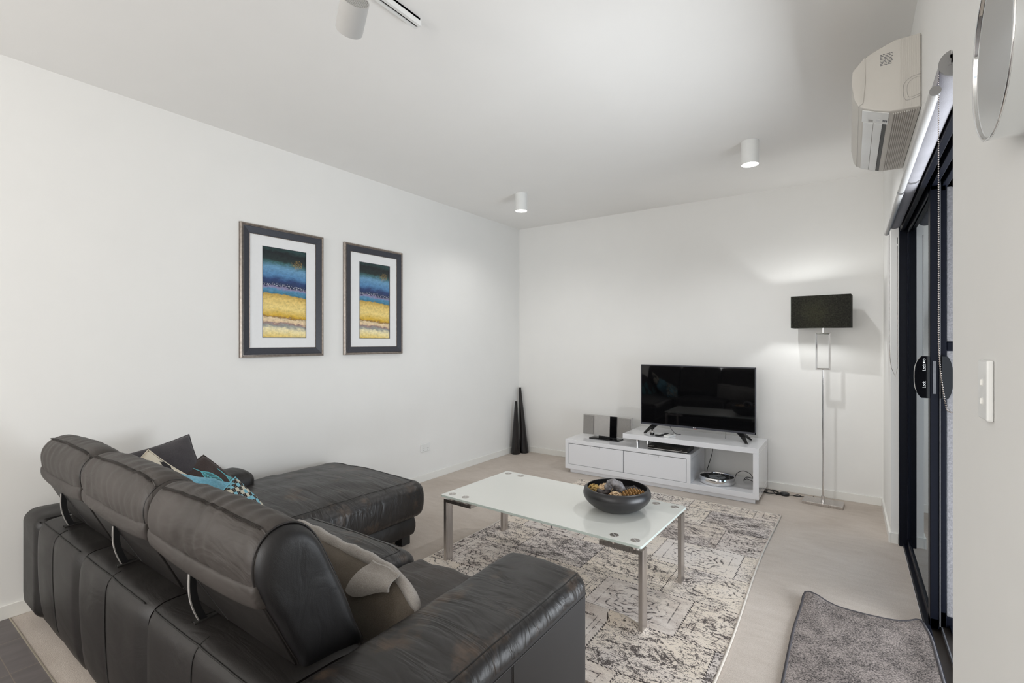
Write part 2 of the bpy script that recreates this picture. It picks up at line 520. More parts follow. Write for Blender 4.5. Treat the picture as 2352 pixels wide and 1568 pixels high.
M['glass_edge'] = simple('pale_green_glass_edge', (0.66, 0.74, 0.70), 0.1, 0.01, coat=1.0)
M['bowl'] = simple('matt_black_ceramic', (0.022, 0.021, 0.022), 0.36, 0.1, 20)
M['vase'] = simple('black_lacquer', (0.012, 0.010, 0.010), 0.16, 0.3, 25)
M['mesh'] = mesh_grille()
M['silver_plastic'] = simple('silver_plastic', (0.46, 0.44, 0.42), 0.4, 0.03, metal=0.3)
M['wick_cream'] = wicker('cream_rattan', (0.66, 0.48, 0.30), (0.16, 0.08, 0.03))
M['wick_gold'] = wicker('golden_rattan', (0.60, 0.40, 0.13), (0.12, 0.06, 0.02))
M['pod_grey'] = simple('dried_grey_pod', (0.20, 0.19, 0.195), 0.5, 0.6, 40, 0.8, 60)
M['pod_brown'] = simple('dried_brown_pod', (0.035, 0.026, 0.024), 0.5, 0.5, 40, 0.6, 60)
M['cone'] = simple('pine_cone_scale', (0.36, 0.20, 0.07), 0.6, 0.55, 110)
M['clock_face'] = simple('black_clock_face', (0.008, 0.009, 0.011), 0.5, 0.1, spec=0.15)
M['clock_white'] = simple('pale_clock_centre', (0.30, 0.32, 0.34), 0.45, 0.02)
M['ink'] = simple('grey_print', (0.12, 0.12, 0.13), 0.7, 0.1)
M['print_white'] = simple('white_print', (0.75, 0.75, 0.75), 0.6, 0.02)
M['red'] = simple('red_badge', (0.5, 0.05, 0.04), 0.5)

# ------------------------------------------------------------------ mesh helpers


def new():
    return bmesh.new()


def origin(o):
    v = Vector((0, 0, 0))
    while o is not None:
        v += o.location
        o = o.parent
    return v


def obj(name, bm, m, parent=None, smooth=False, label=None, base=None, auto=None):
    """link bm (in world coordinates) as one mesh object; its origin is the parent's or `base`"""
    me = bpy.data.meshes.new(name)
    bmesh.ops.recalc_face_normals(bm, faces=bm.faces)
    bm.to_mesh(me)
    bm.free()
    o = bpy.data.objects.new(name, me)
    C.objects.link(o)
    if parent is not None:
        me.transform(Matrix.Translation(-origin(parent)))
        o.parent = parent
    elif base is not None:
        me.transform(Matrix.Translation(-Vector(base)))
        o.location = base
    for mm in (m if isinstance(m, (list, tuple)) else [m]):
        me.materials.append(mm)
    if smooth:
        me.polygons.foreach_set('use_smooth', [True] * len(me.polygons))
        if auto:
            me.set_sharp_from_angle(angle=math.radians(auto))
    me.update()
    if label:
        o['label'] = label
    return o


def tag(o, label, cat, group=None):
    o['label'] = label
    o['category'] = cat
    if group:
        o['group'] = group
    return o


def thing(name, label, cat, loc, group=None):
    o = bpy.data.objects.new(name, None)
    o.empty_display_size = 0.1
    C.objects.link(o)
    o.location = loc
    return tag(o, label, cat, group)


def struct(name, bm, m, parent=None, **k):
    o = obj(name, bm, m, parent, **k)
    if parent is None:
        o['kind'] = 'structure'
    return o


def box(bm, x0, x1, y0, y1, z0, z1, bev=0.0, seg=2, mi=0, rz=0.0):
    """axis box, optionally bevelled / turned about its own centre"""
    r = bmesh.ops.create_cube(bm, size=1.0)
    vs = r['verts']
    S = Matrix.Diagonal((x1 - x0, y1 - y0, z1 - z0, 1))
    T = Matrix.Translation(((x0 + x1) / 2, (y0 + y1) / 2, (z0 + z1) / 2))
    bmesh.ops.transform(bm, matrix=T @ Matrix.Rotation(rz, 4, 'Z') @ S, verts=vs)
    fs = set()
    es = set()
    for v in vs:
        fs.update(v.link_faces)
        es.update(v.link_edges)
    for f in fs:
        f.material_index = mi
    if bev > 0:
        bmesh.ops.bevel(bm, geom=list(es), offset=bev, segments=seg, affect='EDGES', profile=0.5)
    return bm


def bx(*a, **k):
    return box(new(), *a, **k)


def tube(bm, pts, r, n=8, closed=False, caps=True, mi=0):
    pts = [Vector(p) for p in pts]
    rings = []
    N = len(pts)
    prev = None
    for i, p in enumerate(pts):
        if closed:
            d = pts[(i + 1) % N] - pts[i - 1]
        else:
            d = pts[min(i + 1, N - 1)] - pts[max(i - 1, 0)]
        d.normalize()
        if prev is None:
            a = d.orthogonal().normalized()
        else:
            a = (prev - d * prev.dot(d))
            a = a.normalized() if a.length > 1e-6 else d.orthogonal().normalized()
        prev = a
        b = d.cross(a)
        rr = r[i] if isinstance(r, (list, tuple)) else r
        rings.append([bm.verts.new(p + (a * math.cos(2 * PI * k / n) + b * math.sin(2 * PI * k / n)) * rr) for k in range(n)])
    for i in range(N if closed else N - 1):
        A, B = rings[i], rings[(i + 1) % N]
        for k in range(n):
            f = bm.faces.new((A[k], A[(k + 1) % n], B[(k + 1) % n], B[k]))
            f.material_index = mi
    if not closed and caps:
        bm.faces.new(rings[0][::-1]).material_index = mi
        bm.faces.new(rings[-1]).material_index = mi
    return bm


def lathe(bm, prof, c=(0, 0, 0), n=48, axis='Z', mi=0):
    """prof: list of (radius, height) along the axis"""
    c = Vector(c)
    rings = []
    for r, h in prof:
        if r < 1e-6:
            v = Vector((0, 0, h))
            ring = [v]
        else:
            ring = [Vector((r * math.cos(2 * PI * k / n), r * math.sin(2 * PI * k / n), h)) for k in range(n)]
        out = []
        for v in ring:
            if axis == 'X':
                v = Vector((v.z, v.x, v.y))
            elif axis == 'Y':
                v = Vector((v.x, v.z, v.y))
            out.append(bm.verts.new(c + v))
        rings.append(out)
    for A, B in zip(rings, rings[1:]):
        if len(A) == 1 and len(B) == 1:
            continue
        for k in range(n):
            k2 = (k + 1) % n
            if len(A) == 1:
                f = bm.faces.new((A[0], B[k], B[k2]))
            elif len(B) == 1:
                f = bm.faces.new((A[k], A[k2], B[0]))
            else:
                f = bm.faces.new((A[k], A[k2], B[k2], B[k]))
            f.material_index = mi
    return bm


def smooth_path(pts, per=8, closed=False):
    P = [Vector(p) for p in pts]
    out = []
    N = len(P)
    for i in range(N if closed else N - 1):
        if closed:
            a, b, c, d = P[i - 1], P[i], P[(i + 1) % N], P[(i + 2) % N]
        else:
            a, b, c, d = P[max(i - 1, 0)], P[i], P[i + 1], P[min(i + 2, N - 1)]
        for k in range(per):
            s = k / per
            out.append(0.5 * ((2 * b) + (c - a) * s + (2 * a - 5 * b + 4 * c - d) * s * s + (3 * b - a - 3 * c + d) * s ** 3))
    if not closed:
        out.append(P[-1])
    return out


def extr(bm, prof, a0, a1, axis='X', steps=None, ins=0.0, mi=0, fn=None):
    """extrude a closed 2-D profile along an axis; ins rounds both ends; fn moves each vertex"""
    cx = sum(p[0] for p in prof) / len(prof)
    cy = sum(p[1] for p in prof) / len(prof)
    st = []
    if ins > 0:
        for k in range(5):
            th = PI / 2 * k / 4
            st.append((a0 + ins * (1 - math.sin(th)), ins * (1 - math.cos(th))))
    steps = steps or 1
    mids = []
    for k in range(steps + 1):
        mids.append((a0 + ins + (a1 - a0 - 2 * ins) * k / steps, 0.0))
    if ins > 0:
        A = [(a0 + ins * (1 - math.sin(PI / 2 * k / 4)), ins * (1 - math.cos(PI / 2 * k / 4))) for k in range(4, 0, -1)]
        B = [(a1 - (x - a0), s) for x, s in A[::-1]]
        seq = A + mids + B
    else:
        seq = mids
    R = max(math.hypot(p[0] - cx, p[1] - cy) for p in prof)
    rings = []
    for x, s in seq:
        ring = []
        for q in prof:
            dx, dy = q[0] - cx, q[1] - cy
            L = math.hypot(dx, dy)
            kf = max(0.0, (L - s) / L) if L > 0 else 0
            u, v = cx + dx * kf, cy + dy * kf
            co = {'X': (x, u, v), 'Y': (u, x, v), 'Z': (u, v, x)}[axis]
            co = Vector(co)
            if fn:
                co = fn(co)
            ring.append(bm.verts.new(co))
        rings.append(ring)
    n = len(prof)
    for A, B in zip(rings, rings[1:]):
        for k in range(n):
            bm.faces.new((A[k], A[(k + 1) % n], B[(k + 1) % n], B[k])).material_index = mi
    for ring in (rings[0], rings[-1]):
        bm.faces.new(ring).material_index = mi
    return bm


def rbox(bm, lo, hi, r, n=(14, 14, 6), fn=None, mi=0):
    """soft rounded box made of gridded faces"""
    lo, hi = Vector(lo), Vector(hi)
    cache = {}

    def vert(p):
        q = Vector([min(max(p[i], lo[i] + r), hi[i] - r) for i in range(3)])
        d = p - q
        if d.length > 1e-9:
            p2 = q + d.normalized() * r
        else:
            p2 = p
        if fn:
            p2 = fn(p2)
        key = (round(p[0], 5), round(p[1], 5), round(p[2], 5))
        if key not in cache:
            cache[key] = bm.verts.new(p2)
        return cache[key]

    def samples(a, b, k):
        # denser near the rounded ends
        e = [a + r * t for t in (0, 0.12, 0.3, 0.55, 0.8)]
        m_ = [a + r + (b - a - 2 * r) * i / k for i in range(k + 1)]
        f = [b - r * t for t in (0.8, 0.55, 0.3, 0.12, 0)]
        return e + m_ + f
    S = [samples(lo[i], hi[i], n[i]) for i in range(3)]
    for ax in range(3):
        a, b = (ax + 1) % 3, (ax + 2) % 3
        for side in (lo[ax], hi[ax]):
            for i in range(len(S[a]) - 1):
                for j in range(len(S[b]) - 1):
                    q = []
                    for (ii, jj) in ((i, j), (i + 1, j), (i + 1, j + 1), (i, j + 1)):
                        p = Vector((0, 0, 0))
                        p[ax], p[a], p[b] = side, S[a][ii], S[b][jj]
                        q.append(vert(p))
                    try:
                        f = bm.faces.new(q)
                        f.material_index = mi
                    except ValueError:
                        pass
    return bm


def droop(u, v, k):
    """slumped right-hand top corner"""
    return k * max(0.0, (u - 0.45) / 0.55) ** 2 * (0.5 + 0.5 * v)


def pillow_mesh(wd, ht, th, n=26, pinch=0.07, wr=0.012, seed=0, sag=0.0, drp=0.0):
    """square cushion in its own XY plane (X width, Y height, Z thickness); UVs on both faces"""
    bm = new()
    uvl = bm.loops.layers.uv.new('UVMap')
    g = {}
    for s in (1, -1):
        for i in range(n + 1):
            for j in range(n + 1):
                u, v = 2 * i / n - 1, 2 * j / n - 1
                edge = i in (0, n) or j in (0, n)
                if s == -1 and edge:
                    g[(s, i, j)] = g[(1, i, j)]
                    continue
                x = wd / 2 * u * (1 - pinch * (1 - v * v))
                y = ht / 2 * v * (1 - pinch * (1 - u * u))
                t = max(0.0, (1 - u * u) * (1 - v * v)) ** 0.42
                z = s * th / 2 * t
                nz = noise.noise(Vector((x * 9 + seed * 7.3, y * 9, s * 3.1 + seed)))
                nz2 = noise.noise(Vector((x * 26 + seed, y * 20, s * 1.7)))
                z += (wr * nz + wr * 0.35 * nz2) * min(1, t * 1.8)
                y -= sag * (1 - u * u) * (0.5 + 0.5 * v) + droop(u, v, drp)
                g[(s, i, j)] = bm.verts.new((x, y, z))
    for s in (1, -1):
        for i in range(n):
            for j in range(n):
                idx = [(i, j), (i + 1, j), (i + 1, j + 1), (i, j + 1)]
                if s == -1:
                    idx = idx[::-1]
                f = bm.faces.new([g[(s, a, b)] for a, b in idx])
                f.material_index = 0 if s == 1 else 1
                for lp, (a, b) in zip(f.loops, idx):
                    lp[uvl].uv = (a / n, b / n)
    return bm


def frame_mat(center, xdir, ydir):
    x = Vector(xdir).normalized()
    z = x.cross(Vector(ydir)).normalized()
    y = z.cross(x)
    m_ = Matrix((x, y, z)).transposed().to_4x4()
    m_.translation = Vector(center)
    return m_


def cushion(name, label, center, xdir, ydir, wd, ht, th, mats, seed=0, group=None, pinch=0.07, wr=0.012, piping=None, drp=0.0):
    M4 = frame_mat(center, xdir, ydir)
    low = min((M4 @ Vector((sx * wd / 2, sy * ht / 2, 0))).z for sx in (-1, 1) for sy in (-1, 1))
    root = thing(name, label, 'cushion', (center[0], center[1], low), group)
    bm = pillow_mesh(wd, ht, th, pinch=pinch, wr=wr, seed=seed, drp=drp)
    bmesh.ops.transform(bm, matrix=M4, verts=bm.verts)
    obj('cushion_cover', bm, mats, root, smooth=True)
    pts = []
    n = 12
    for (a, b, c_, d) in ((-1, -1, 1, -1), (1, -1, 1, 1), (1, 1, -1, 1), (-1, 1, -1, -1)):
        for k in range(n):
            u = a + (c_ - a) * k / n
            v = b + (d - b) * k / n
            pts.append(M4 @ Vector((wd / 2 * u * (1 - pinch * (1 - v * v)), ht / 2 * v * (1 - pinch * (1 - u * u)) - droop(u, v, drp), 0)))
    obj('piping', tube(new(), pts, 0.0035, 6, closed=True), piping or mats[0], root, smooth=True)
    return root, M4


def text_bm(txt, size, M4, ext=0.0002):
    cu = bpy.data.curves.new('lettering', 'FONT')
    cu.body = txt
    cu.size = size
    cu.extrude = ext
    cu.align_x = 'CENTER'
    cu.align_y = 'CENTER'
    o = bpy.data.objects.new('lettering', cu)
    C.objects.link(o)
    dg = bpy.context.evaluated_depsgraph_get()
    me = bpy.data.meshes.new_from_object(o.evaluated_get(dg))
    bm = new()
    bm.from_mesh(me)
    bmesh.ops.transform(bm, matrix=M4, verts=bm.verts)
    bpy.data.objects.remove(o)
    bpy.data.curves.remove(cu)
    bpy.data.meshes.remove(me)
    return bm


# ------------------------------------------------------------------ room shell
W, HC, YB = 3.55, 2.70, -9.0
DY0, DY1, DZ = -3.22, -0.86, 2.10       # balcony door opening
struct('floor', bx(0, W + 0.06, -4.40, 0.0, -0.05, 0.0), M['carpet'], base=(1.8, -2.2, 0))
struct('trim_1', bx(0, W, -4.404, -4.3995, -0.02, 0.003), M['metal_trim'])
struct('floor_tiles', bx(0, W, YB, -4.4035, -0.05, 0.0), M['tile']).name = 'floor_kitchen'
struct('ceiling', bx(-0.1, W + 0.25, YB, 0.1, HC, HC + 0.1), M['ceiling'])
struct('wall_left', bx(-0.1, 0, YB, 0.1, -0.05, HC), M['wall'])
struct('wall_back', bx(0, W + 0.25, 0, 0.1, -0.05, HC), M['wall'])
b = new()
box(b, W, W + 0.20, DY1, 0.0, -0.05, HC)
box(b, W, W + 0.20, DY0, DY1, DZ, HC)
box(b, W, W + 0.20, YB, DY0, -0.05, HC)
struct('wall_right', b, M['wall'])
b = new()
box(b, 0, W, YB - 0.1, YB, -0.05, 0.45)
box(b, 0, W, YB - 0.1, YB, 2.62, HC)
box(b, 0, 0.15, YB - 0.1, YB, 0.45, 2.62)
box(b, 3.3, W, YB - 0.1, YB, 0.45, 2.62)
struct('wall_front', b, M['wall'])
BH, BT = 0.066, 0.012
struct('baseboard_left', bx(0, BT, YB, -0.0, 0, BH, 0.002), M['trim'])
struct('baseboard_back', bx(BT, W - BT, -BT, 0, 0, BH, 0.002), M['trim'])
b = new()
box(b, W - BT, W, DY1 - 0.012, -0.001, 0, BH)
box(b, W - 0.001, W + 0.038, DY1 - 0.012, DY1, 0, BH)
struct('baseboard_right', b, M['trim'])
struct('baseboard_kitchen', bx(W - BT, W, YB, DY0, 0, BH, 0.002), M['trim'])

# ------------------------------------------------------------------ balcony door
door = bx(W + 0.04, W + 0.19, DY1 - 0.045, DY1, 0, DZ, 0.004)
box(door, W + 0.04, W + 0.19, DY0, DY0 + 0.03, 0, DZ, 0.004)
for x0 in (0.045, 0.085, 0.125, 0.165):
    box(door, W + x0, W + x0 + 0.022, DY0, DY1, DZ - 0.055, DZ, 0.002)
box(door, W + 0.04, W + 0.19, DY0, DY1, DZ - 0.012, DZ)
d1 = struct('door_1', door, M['alu_black'])
d1['label'] = 'black aluminium frame of the balcony sliding door'
sill = new()
box(sill, W + 0.062, W + 0.082, DY0, DY1 - 0.03, -0.01, 0.022, 0.002, mi=0)
box(sill, W + 0.082, W + 0.12, DY0, DY1 - 0.03, -0.01, 0.004, mi=1)
box(sill, W + 0.120, W + 0.127, DY0, DY1 - 0.03, -0.01, 0.020, 0.001, mi=2)
box(sill, W + 0.127, W + 0.155, DY0, DY1 - 0.03, -0.01, 0.003, mi=1)
box(sill, W + 0.155, W + 0.180, DY0, DY1 - 0.03, -0.03, 0.016, 0.002, mi=0)
obj('door_track', sill, [M['alu_black'], M['track_bronze'], M['alu_mid']], d1)
# sliding panel pushed to the far side
PX0, PX1, PY = W + 0.080, W + 0.113, -2.0
lf = new()
box(lf, PX0, PX1, PY, PY + 0.062, 0.012, DZ - 0.02, 0.003)
box(lf, PX0, PX1, DY1 - 0.085, DY1 - 0.045, 0.012, DZ - 0.02, 0.003)
box(lf, PX0, PX1, PY, DY1 - 0.045, 0.012, 0.060, 0.003)
box(lf, PX0, PX1, PY, DY1 - 0.045, DZ - 0.075, DZ - 0.02, 0.003)
leaf = obj('sliding_panel', lf, M['alu_black'], d1)
obj('pane', bx(PX0 + 0.004, PX0 + 0.007, PY + 0.06, DY1 - 0.08, 0.055, DZ - 0.07), M['pane'], leaf)
obj('weather_strip', bx(PX1 + 0.0, PX1 + 0.004, PY - 0.004, PY + 0.01, 0.03, DZ - 0.02), M['seal'], leaf)
lf = new()
box(lf, PX1 + 0.006, PX1 + 0.026, PY + 0.02, PY + 0.09, 0.02, DZ - 0.02, 0.002)
box(lf, PX1 + 0.006, PX1 + 0.026, PY + 0.02, DY1 - 0.045, 0.02, 0.09, 0.002)
box(lf, PX1 + 0.006, PX1 + 0.026, PY + 0.02, DY1 - 0.045, DZ - 0.08, DZ - 0.02, 0.003)
fixed = obj('fixed_panel', lf, M['alu_black'], d1)
obj('pane', bx(PX1 + 0.014, PX1 + 0.017, PY + 0.08, DY1 - 0.05, 0.085, DZ - 0.075), M['pane'], fixed)


fs = new()
box(fs, PX1 + 0.034, PX1 + 0.060, -1.925, -1.885, 0.050, DZ - 0.05, 0.002)
box(fs, PX1 + 0.040, PX1 + 0.052, -1.90, DY1 - 0.05, 0.020, 0.050, 0.001)
box(fs, PX1 + 0.040, PX1 + 0.052, -1.90, DY1 - 0.05, DZ - 0.075, DZ - 0.05, 0.001)
scr = obj('fly_screen', fs, M['screen_frame'], d1)
obj('corner_block', bx(PX1 + 0.028, PX1 + 0.064, -1.935, -1.86, 0.004, 0.052, 0.003), M['alu_black'], scr)
obj('screen_latch', bx(PX1 + 0.030, PX1 + 0.064, -1.932, -1.90, 1.285, 1.330, 0.006), M['alu_black'], scr)


def d_plate(x_in, x_out, y0, y1, zc, hh):
    """handle plate with a bowed outer edge, profile in XZ, extruded along Y"""
    pr = [(x_in, zc - hh), (x_in, zc + hh)]
    k = 12
    for i in range(k + 1):
        a = PI / 2 - PI * i / k
        z = zc + hh * math.sin(a)
        f = 1 - (abs(math.sin(a))) ** 3.2
        pr.append((x_in + (x_out - x_in) * (0.55 + 0.45 * f), z))
    return extr(new(), pr, y0, y1, 'Y')


hd = obj('door_handle', d_plate(PX0, PX0 - 0.055, PY + 0.004, PY + 0.035, 1.165, 0.097), M['black_gloss'], leaf)
hd['label'] = 'black bowed lock handle inside the room'
MT = frame_mat((PX0 - 0.020, PY + 0.0035, 1.21), (0, 0, 1), (-1, 0, 0))
t1 = text_bm('Lock', 0.016, MT)
t2 = text_bm('Lock', 0.016, frame_mat((PX0 - 0.020, PY + 0.0035, 1.13), (0, 0, 1), (-1, 0, 0)))
me_ = bpy.data.meshes.new('tmp')
t2.to_mesh(me_)
t1.from_mesh(me_)
t2.free()
lathe(t1, [(0.0028, -0.0002), (0.0042, -0.0002), (0.0042, 0.0002), (0.0028, 0.0002)], (PX0 - 0.020, PY + 0.0035, 1.246), 16, 'Y')
box(t1, PX0 - 0.024, PX0 - 0.017, PY + 0.0033, PY + 0.0037, 1.229, 1.236)
obj('lock_lettering', t1, M['print_white'], leaf)
oh = obj('door_handle', d_plate(PX1 + 0.006, PX1 + 0.045, PY - 0.012, PY + 0.02, 1.165, 0.097), M['black_gloss'], leaf)
obj('latch_plate', bx(PX0 + 0.010, PX0 + 0.022, PY - 0.002, PY + 0.002, 1.09, 1.24), M['alu_mid'], leaf)

# outside
struct('floor_balcony', bx(W + 0.20, W + 2.2, -6.0, 0.5, -0.06, -0.03), M['deck'])
b = new()
for i in range(8):
    box(b, W + 0.185 + i * 0.145, W + 0.185 + i * 0.145 + 0.135, -6.0, 0.5, -0.03, -0.012, 0.003)
bd = struct('deck_boards', b, M['deck'])
bd.name = 'floor_balcony_boards'
struct('wall_balcony', bx(W + 0.48, W + 2.2, -0.60, -0.45, -0.03, 2.35), M['render_wall'])
struct('wall_balcony_cladding', bx(W + 0.20, W + 0.48, -0.60, 0.3, -0.03, 2.5), M['cladding'])
struct('ceiling_balcony', bx(W + 0.25, W + 1.2, -6.0, 0.5, 2.35, 2.45), M['cladding'])

# ------------------------------------------------------------------ roller blinds
RX, RZ = 3.560, 2.078


def blind(y0, y1, label, bracket_near, group='roller blinds over the balcony door'):
    t = thing('roller_blind', label, 'blind', (RX, (y0 + y1) / 2, 2.0), group)
    rb = lathe(new(), [(0, 0), (0.034, 0), (0.034, y1 - y0 - 0.012), (0, y1 - y0 - 0.012)], (RX, y0 + 0.006, RZ), 28, 'Y')
    obj('fabric_roll', rb, M['blind'], t, smooth=True, auto=40)
    n = 4
    b = new()
    box(b, RX - 0.0345, RX - 0.033, y0 + 0.010, y1 - 0.010, 2.020, RZ)
    # drop from the front of the roll to the rail
    A = [(RX - 0.0335, RZ), (RX - 0.036, RZ - 0.03), (RX - 0.0400, 2.025), (RX - 0.0385, 2.025), (RX - 0.0345, RZ - 0.03), (RX - 0.0320, RZ)]
    b.free()
    b = extr(new(), A, y0 + 0.010, y1 - 0.010, 'Y')
    obj('fabric_drop', b, M['blind'], t)
    rl = lathe(new(), [(0, 0), (0.011, 0), (0.0125, 0.002), (0.0125, y1 - y0 - 0.022), (0.011, y1 - y0 - 0.02), (0, y1 - y0 - 0.02)],
               (RX - 0.041, y0 + 0.010, 2.016), 20, 'Y')
    rail = obj('bottom_rail', rl, M['spot_grey'], t, smooth=True, auto=40)
    cp = lathe(new(), [(0, 0), (0.0128, 0), (0.0128, 0.004), (0, 0.004)], (RX - 0.041, y0 + 0.006, 2.016), 20, 'Y')
    obj('end_cap', cp, M['bracket_grey'], rail)
    cp = lathe(new(), [(0, 0), (0.0128, 0), (0.0128, 0.004), (0, 0.004)], (RX - 0.041, y1 - 0.012, 2.016), 20, 'Y')
    obj('end_cap', cp, M['bracket_grey'], rail)
    for yy in ((y0,) if bracket_near else ()) + (y1 - 0.005,):
        br = lathe(new(), [(0, 0), (0.036, 0), (0.036, 0.006), (0.031, 0.006), (0.031, 0.004), (0, 0.004)], (RX, yy - 0.003, RZ), 32, 'Y')
        box(br, RX - 0.012, RX + 0.012, yy - 0.003, yy + 0.003, RZ, DZ)
        box(br, RX - 0.016, RX - 0.010, yy - 0.005, yy - 0.002, RZ - 0.006, RZ + 0.012)
        o = obj('end_bracket', br, M['bracket_grey'], t, smooth=True, auto=40)
    return t


def chain(t, x, y, z0, z1, bead=True, r=0.0021):
    b = new()
    pts = []
    # a loop: front strand, turn at the bottom, rear strand
    n = int((z0 - z1) / 0.0062)
    for k in range(n):
        z = z0 - (z0 - z1) * k / n
        s = max(0, (z1 + 0.20 - z) / 0.20)
        pts.append((x + 0.016 * s * s, y, z))
    for k in range(10):
        a = PI * k / 9
        pts.append((x + 0.028 - 0.012 * math.cos(a), y, z1 - 0.012 * math.sin(a)))
    for k in range(n):
        pts.append((x + 0.040 + 0.0 * k, y + 0.003, z1 + (z0 - z1) * k / n))
    if bead:
        for p in pts:
            bmesh.ops.create_icosphere(b, subdivisions=1, radius=r, matrix=Matrix.Translation(p))
        tube(b, pts[::6], 0.0006, 4)
    else:
        tube(b, pts[::12], 0.0018, 5)
    return obj('bead_chain', b, M['bead'], t, smooth=True)


bn = blind(-3.19, -2.105, 'near grey roller blind rolled up above the open balcony doorway, bracket by the wall edge', True)
chain(bn, RX - 0.034, -3.178, RZ - 0.02, 1.150)
bf = blind(-2.09, -1.03, 'far grey roller blind rolled up above the door glass, nearest the back wall', False)
chain(bf, RX - 0.028, -1.05, RZ - 0.02, 1.12, bead=False)

# ------------------------------------------------------------------ air conditioner
ac = thing('air_conditioner', 'white wall-mounted split air conditioner high on the right wall above the blinds', 'air conditioner', (3.55, -2.13, 2.22))
AP = [(3.548, 2.500), (3.472, 2.499), (3.423, 2.482), (3.375, 2.458), (3.337, 2.413), (3.3365, 2.36), (3.345, 2.30), (3.357, 2.272),
      (3.373, 2.258), (3.42, 2.236), (3.459, 2.224), (3.548, 2.222)]
AY0, AY1 = -2.543, -1.73
AP = AP[:1] + [(p.x, p.y) for p in smooth_path([(a, b_, 0) for a, b_ in AP[1:9]], 5)] + AP[9:]
obj('housing', extr(new(), AP, AY0, AY1, 'Y', ins=0.006), M['ac_plastic'], ac, smooth=True, auto=28)
# front cover lip seen at the end
fp = [(3.3755, 2.4595), (3.336, 2.4135), (3.3335, 2.36), (3.343, 2.298), (3.3555, 2.270), (3.371, 2.280), (3.378, 2.36)]
obj('front_cover', extr(new(), fp, AY0 - 0.004, AY1 + 0.004, 'Y', ins=0.002), M['ac_plastic'], ac, smooth=True, auto=28)
obj('wall_plate', bx(3.541, 3.550, AY0 + 0.006, AY1 - 0.01, 2.226, 2.494), M['black_plastic'], ac)
# end ribs
b = new()
for i in range(9):
    x = 3.486 + i * 0.0063
    box(b, x, x + 0.0022, AY0 - 0.0012, AY0 + 0.004, 2.228, 2.497)
obj('end_ribs', b, M['ac_plastic'], ac)
# underside grille
b = new()
for i in range(11):
    x = 3.466 + i * 0.0068
    box(b, x, x + 0.003, AY0 + 0.02, AY1 - 0.02, 2.2185, 2.2245)
obj('underside_ribs', b, M['ac_plastic'], ac)
# outlet louvre following the sloped underside
sl = Vector((3.459 - 3.373, 0, 2.224 - 2.258)).normalized()
nm = Vector((sl.z, 0, -sl.x))


def slab(b, s0, s1, y0, y1, off0, off1, mi=0):
    p0 = Vector((3.373, 0, 2.258))
    q = []
    for s in (s0, s1):
        for o_ in (off0, off1):
            for y in (y0, y1):
                q.append(b.verts.new(p0 + sl * s + nm * o_ + Vector((0, y, 0))))
    for f in ((0, 1, 3, 2), (4, 5, 7, 6), (0, 1, 5, 4), (2, 3, 7, 6), (0, 2, 6, 4), (1, 3, 7, 5)):
        b.faces.new([q[i] for i in f]).material_index = mi
    return b


obj('outlet_slot', slab(new(), 0.004, 0.084, AY0 + 0.13, AY1 - 0.015, -0.002, 0.002), M['black_plastic'], ac)
obj('louvre', slab(new(), 0.002, 0.038, AY0 + 0.13, AY1 - 0.02, 0.001, 0.006), M['white_plastic'], ac)
obj('louvre', slab(new(), 0.040, 0.070, AY0 + 0.13, AY1 - 0.02, 0.001, 0.006), M['white_plastic'], ac)
cpn = slab(new(), -0.004, 0.088, AY0 + 0.012, AY0 + 0.128, 0.001, 0.004)
cp = obj('control_panel', cpn, M['white_plastic'], ac)
b = new()
for i in range(3):
    slab(b, 0.070 + i * 0.006, 0.073 + i * 0.006, AY0 + 0.085, AY0 + 0.105, 0.004, 0.0046)
obj('indicator_marks', b, M['ink'], cp)
obj('receiver_window', slab(new(), 0.020, 0.036, AY0 + 0.095, AY0 + 0.115, 0.004, 0.0046), M['silver_plastic'], cp)
obj('indicator_light', slab(new(), 0.048, 0.062, AY0 + 0.085, AY0 + 0.105, 0.004, 0.0048), M['print_white'], cp)
b = new()
rnd = random.Random(3)
for r_ in range(8):
    z = 2.452 - r_ * 0.0058
    x = 3.425
    while x < 3.462:
        L = rnd.uniform(0.004, 0.012)
        box(b, x, min(3.464, x + L), AY0 - 0.0006, AY0 + 0.001, z, z + 0.0022)
        x += L + rnd.uniform(0.001, 0.003)
obj('rating_label', b, M['ink'], ac)
# moulded knock-out outline on the end
kp = smooth_path([(3.547, AY0, 2.345), (3.520, AY0, 2.340), (3.500, AY0, 2.322), (3.495, AY0, 2.295), (3.500, AY0, 2.262), (3.512, AY0, 2.254), (3.545, AY0, 2.262)], 6)
b = tube(new(), [Vector((p[0], AY0 - 0.0012, p[2])) for p in kp], 0.0009, 5)
kp2 = [Vector((3.547 - (3.547 - p[0]) * 0.78, AY0 - 0.0012, 2.300 + (p[2] - 2.300) * 0.80)) for p in kp]
tube(b, kp2, 0.0007, 5)
obj('knockout_outline', b, M['silver_plastic'], ac)

# ------------------------------------------------------------------ round wall mirror
mr = thing('round_mirror', 'round chrome-rimmed drum mirror on the near right wall', 'mirror', (3.55, -3.93, 1.62))
mc = (3.55, -3.928, 1.766)
R = 0.1295
obj('drum', lathe(new(), [(R - 0.001, 0), (R, -0.002), (R, -0.048), (R - 0.002, -0.050), (R - 0.004, -0.049), (R - 0.004, -0.046)], mc, 96, 'X'), M['mirror'], mr, smooth=True, auto=40)
obj('rim', tube(new(), [(3.501, mc[1] + (R - 0.002) * math.cos(a * PI / 48), mc[2] + (R - 0.002) * math.sin(a * PI / 48)) for a in range(96)], 0.0022, 8, closed=True), M['chrome'], mr, smooth=True)
obj('mirror_glass', lathe(new(), [(0, -0.0475), (R - 0.003, -0.0475), (R - 0.003, -0.040), (0, -0.040)], mc, 96, 'X'), M['mirror'], mr)

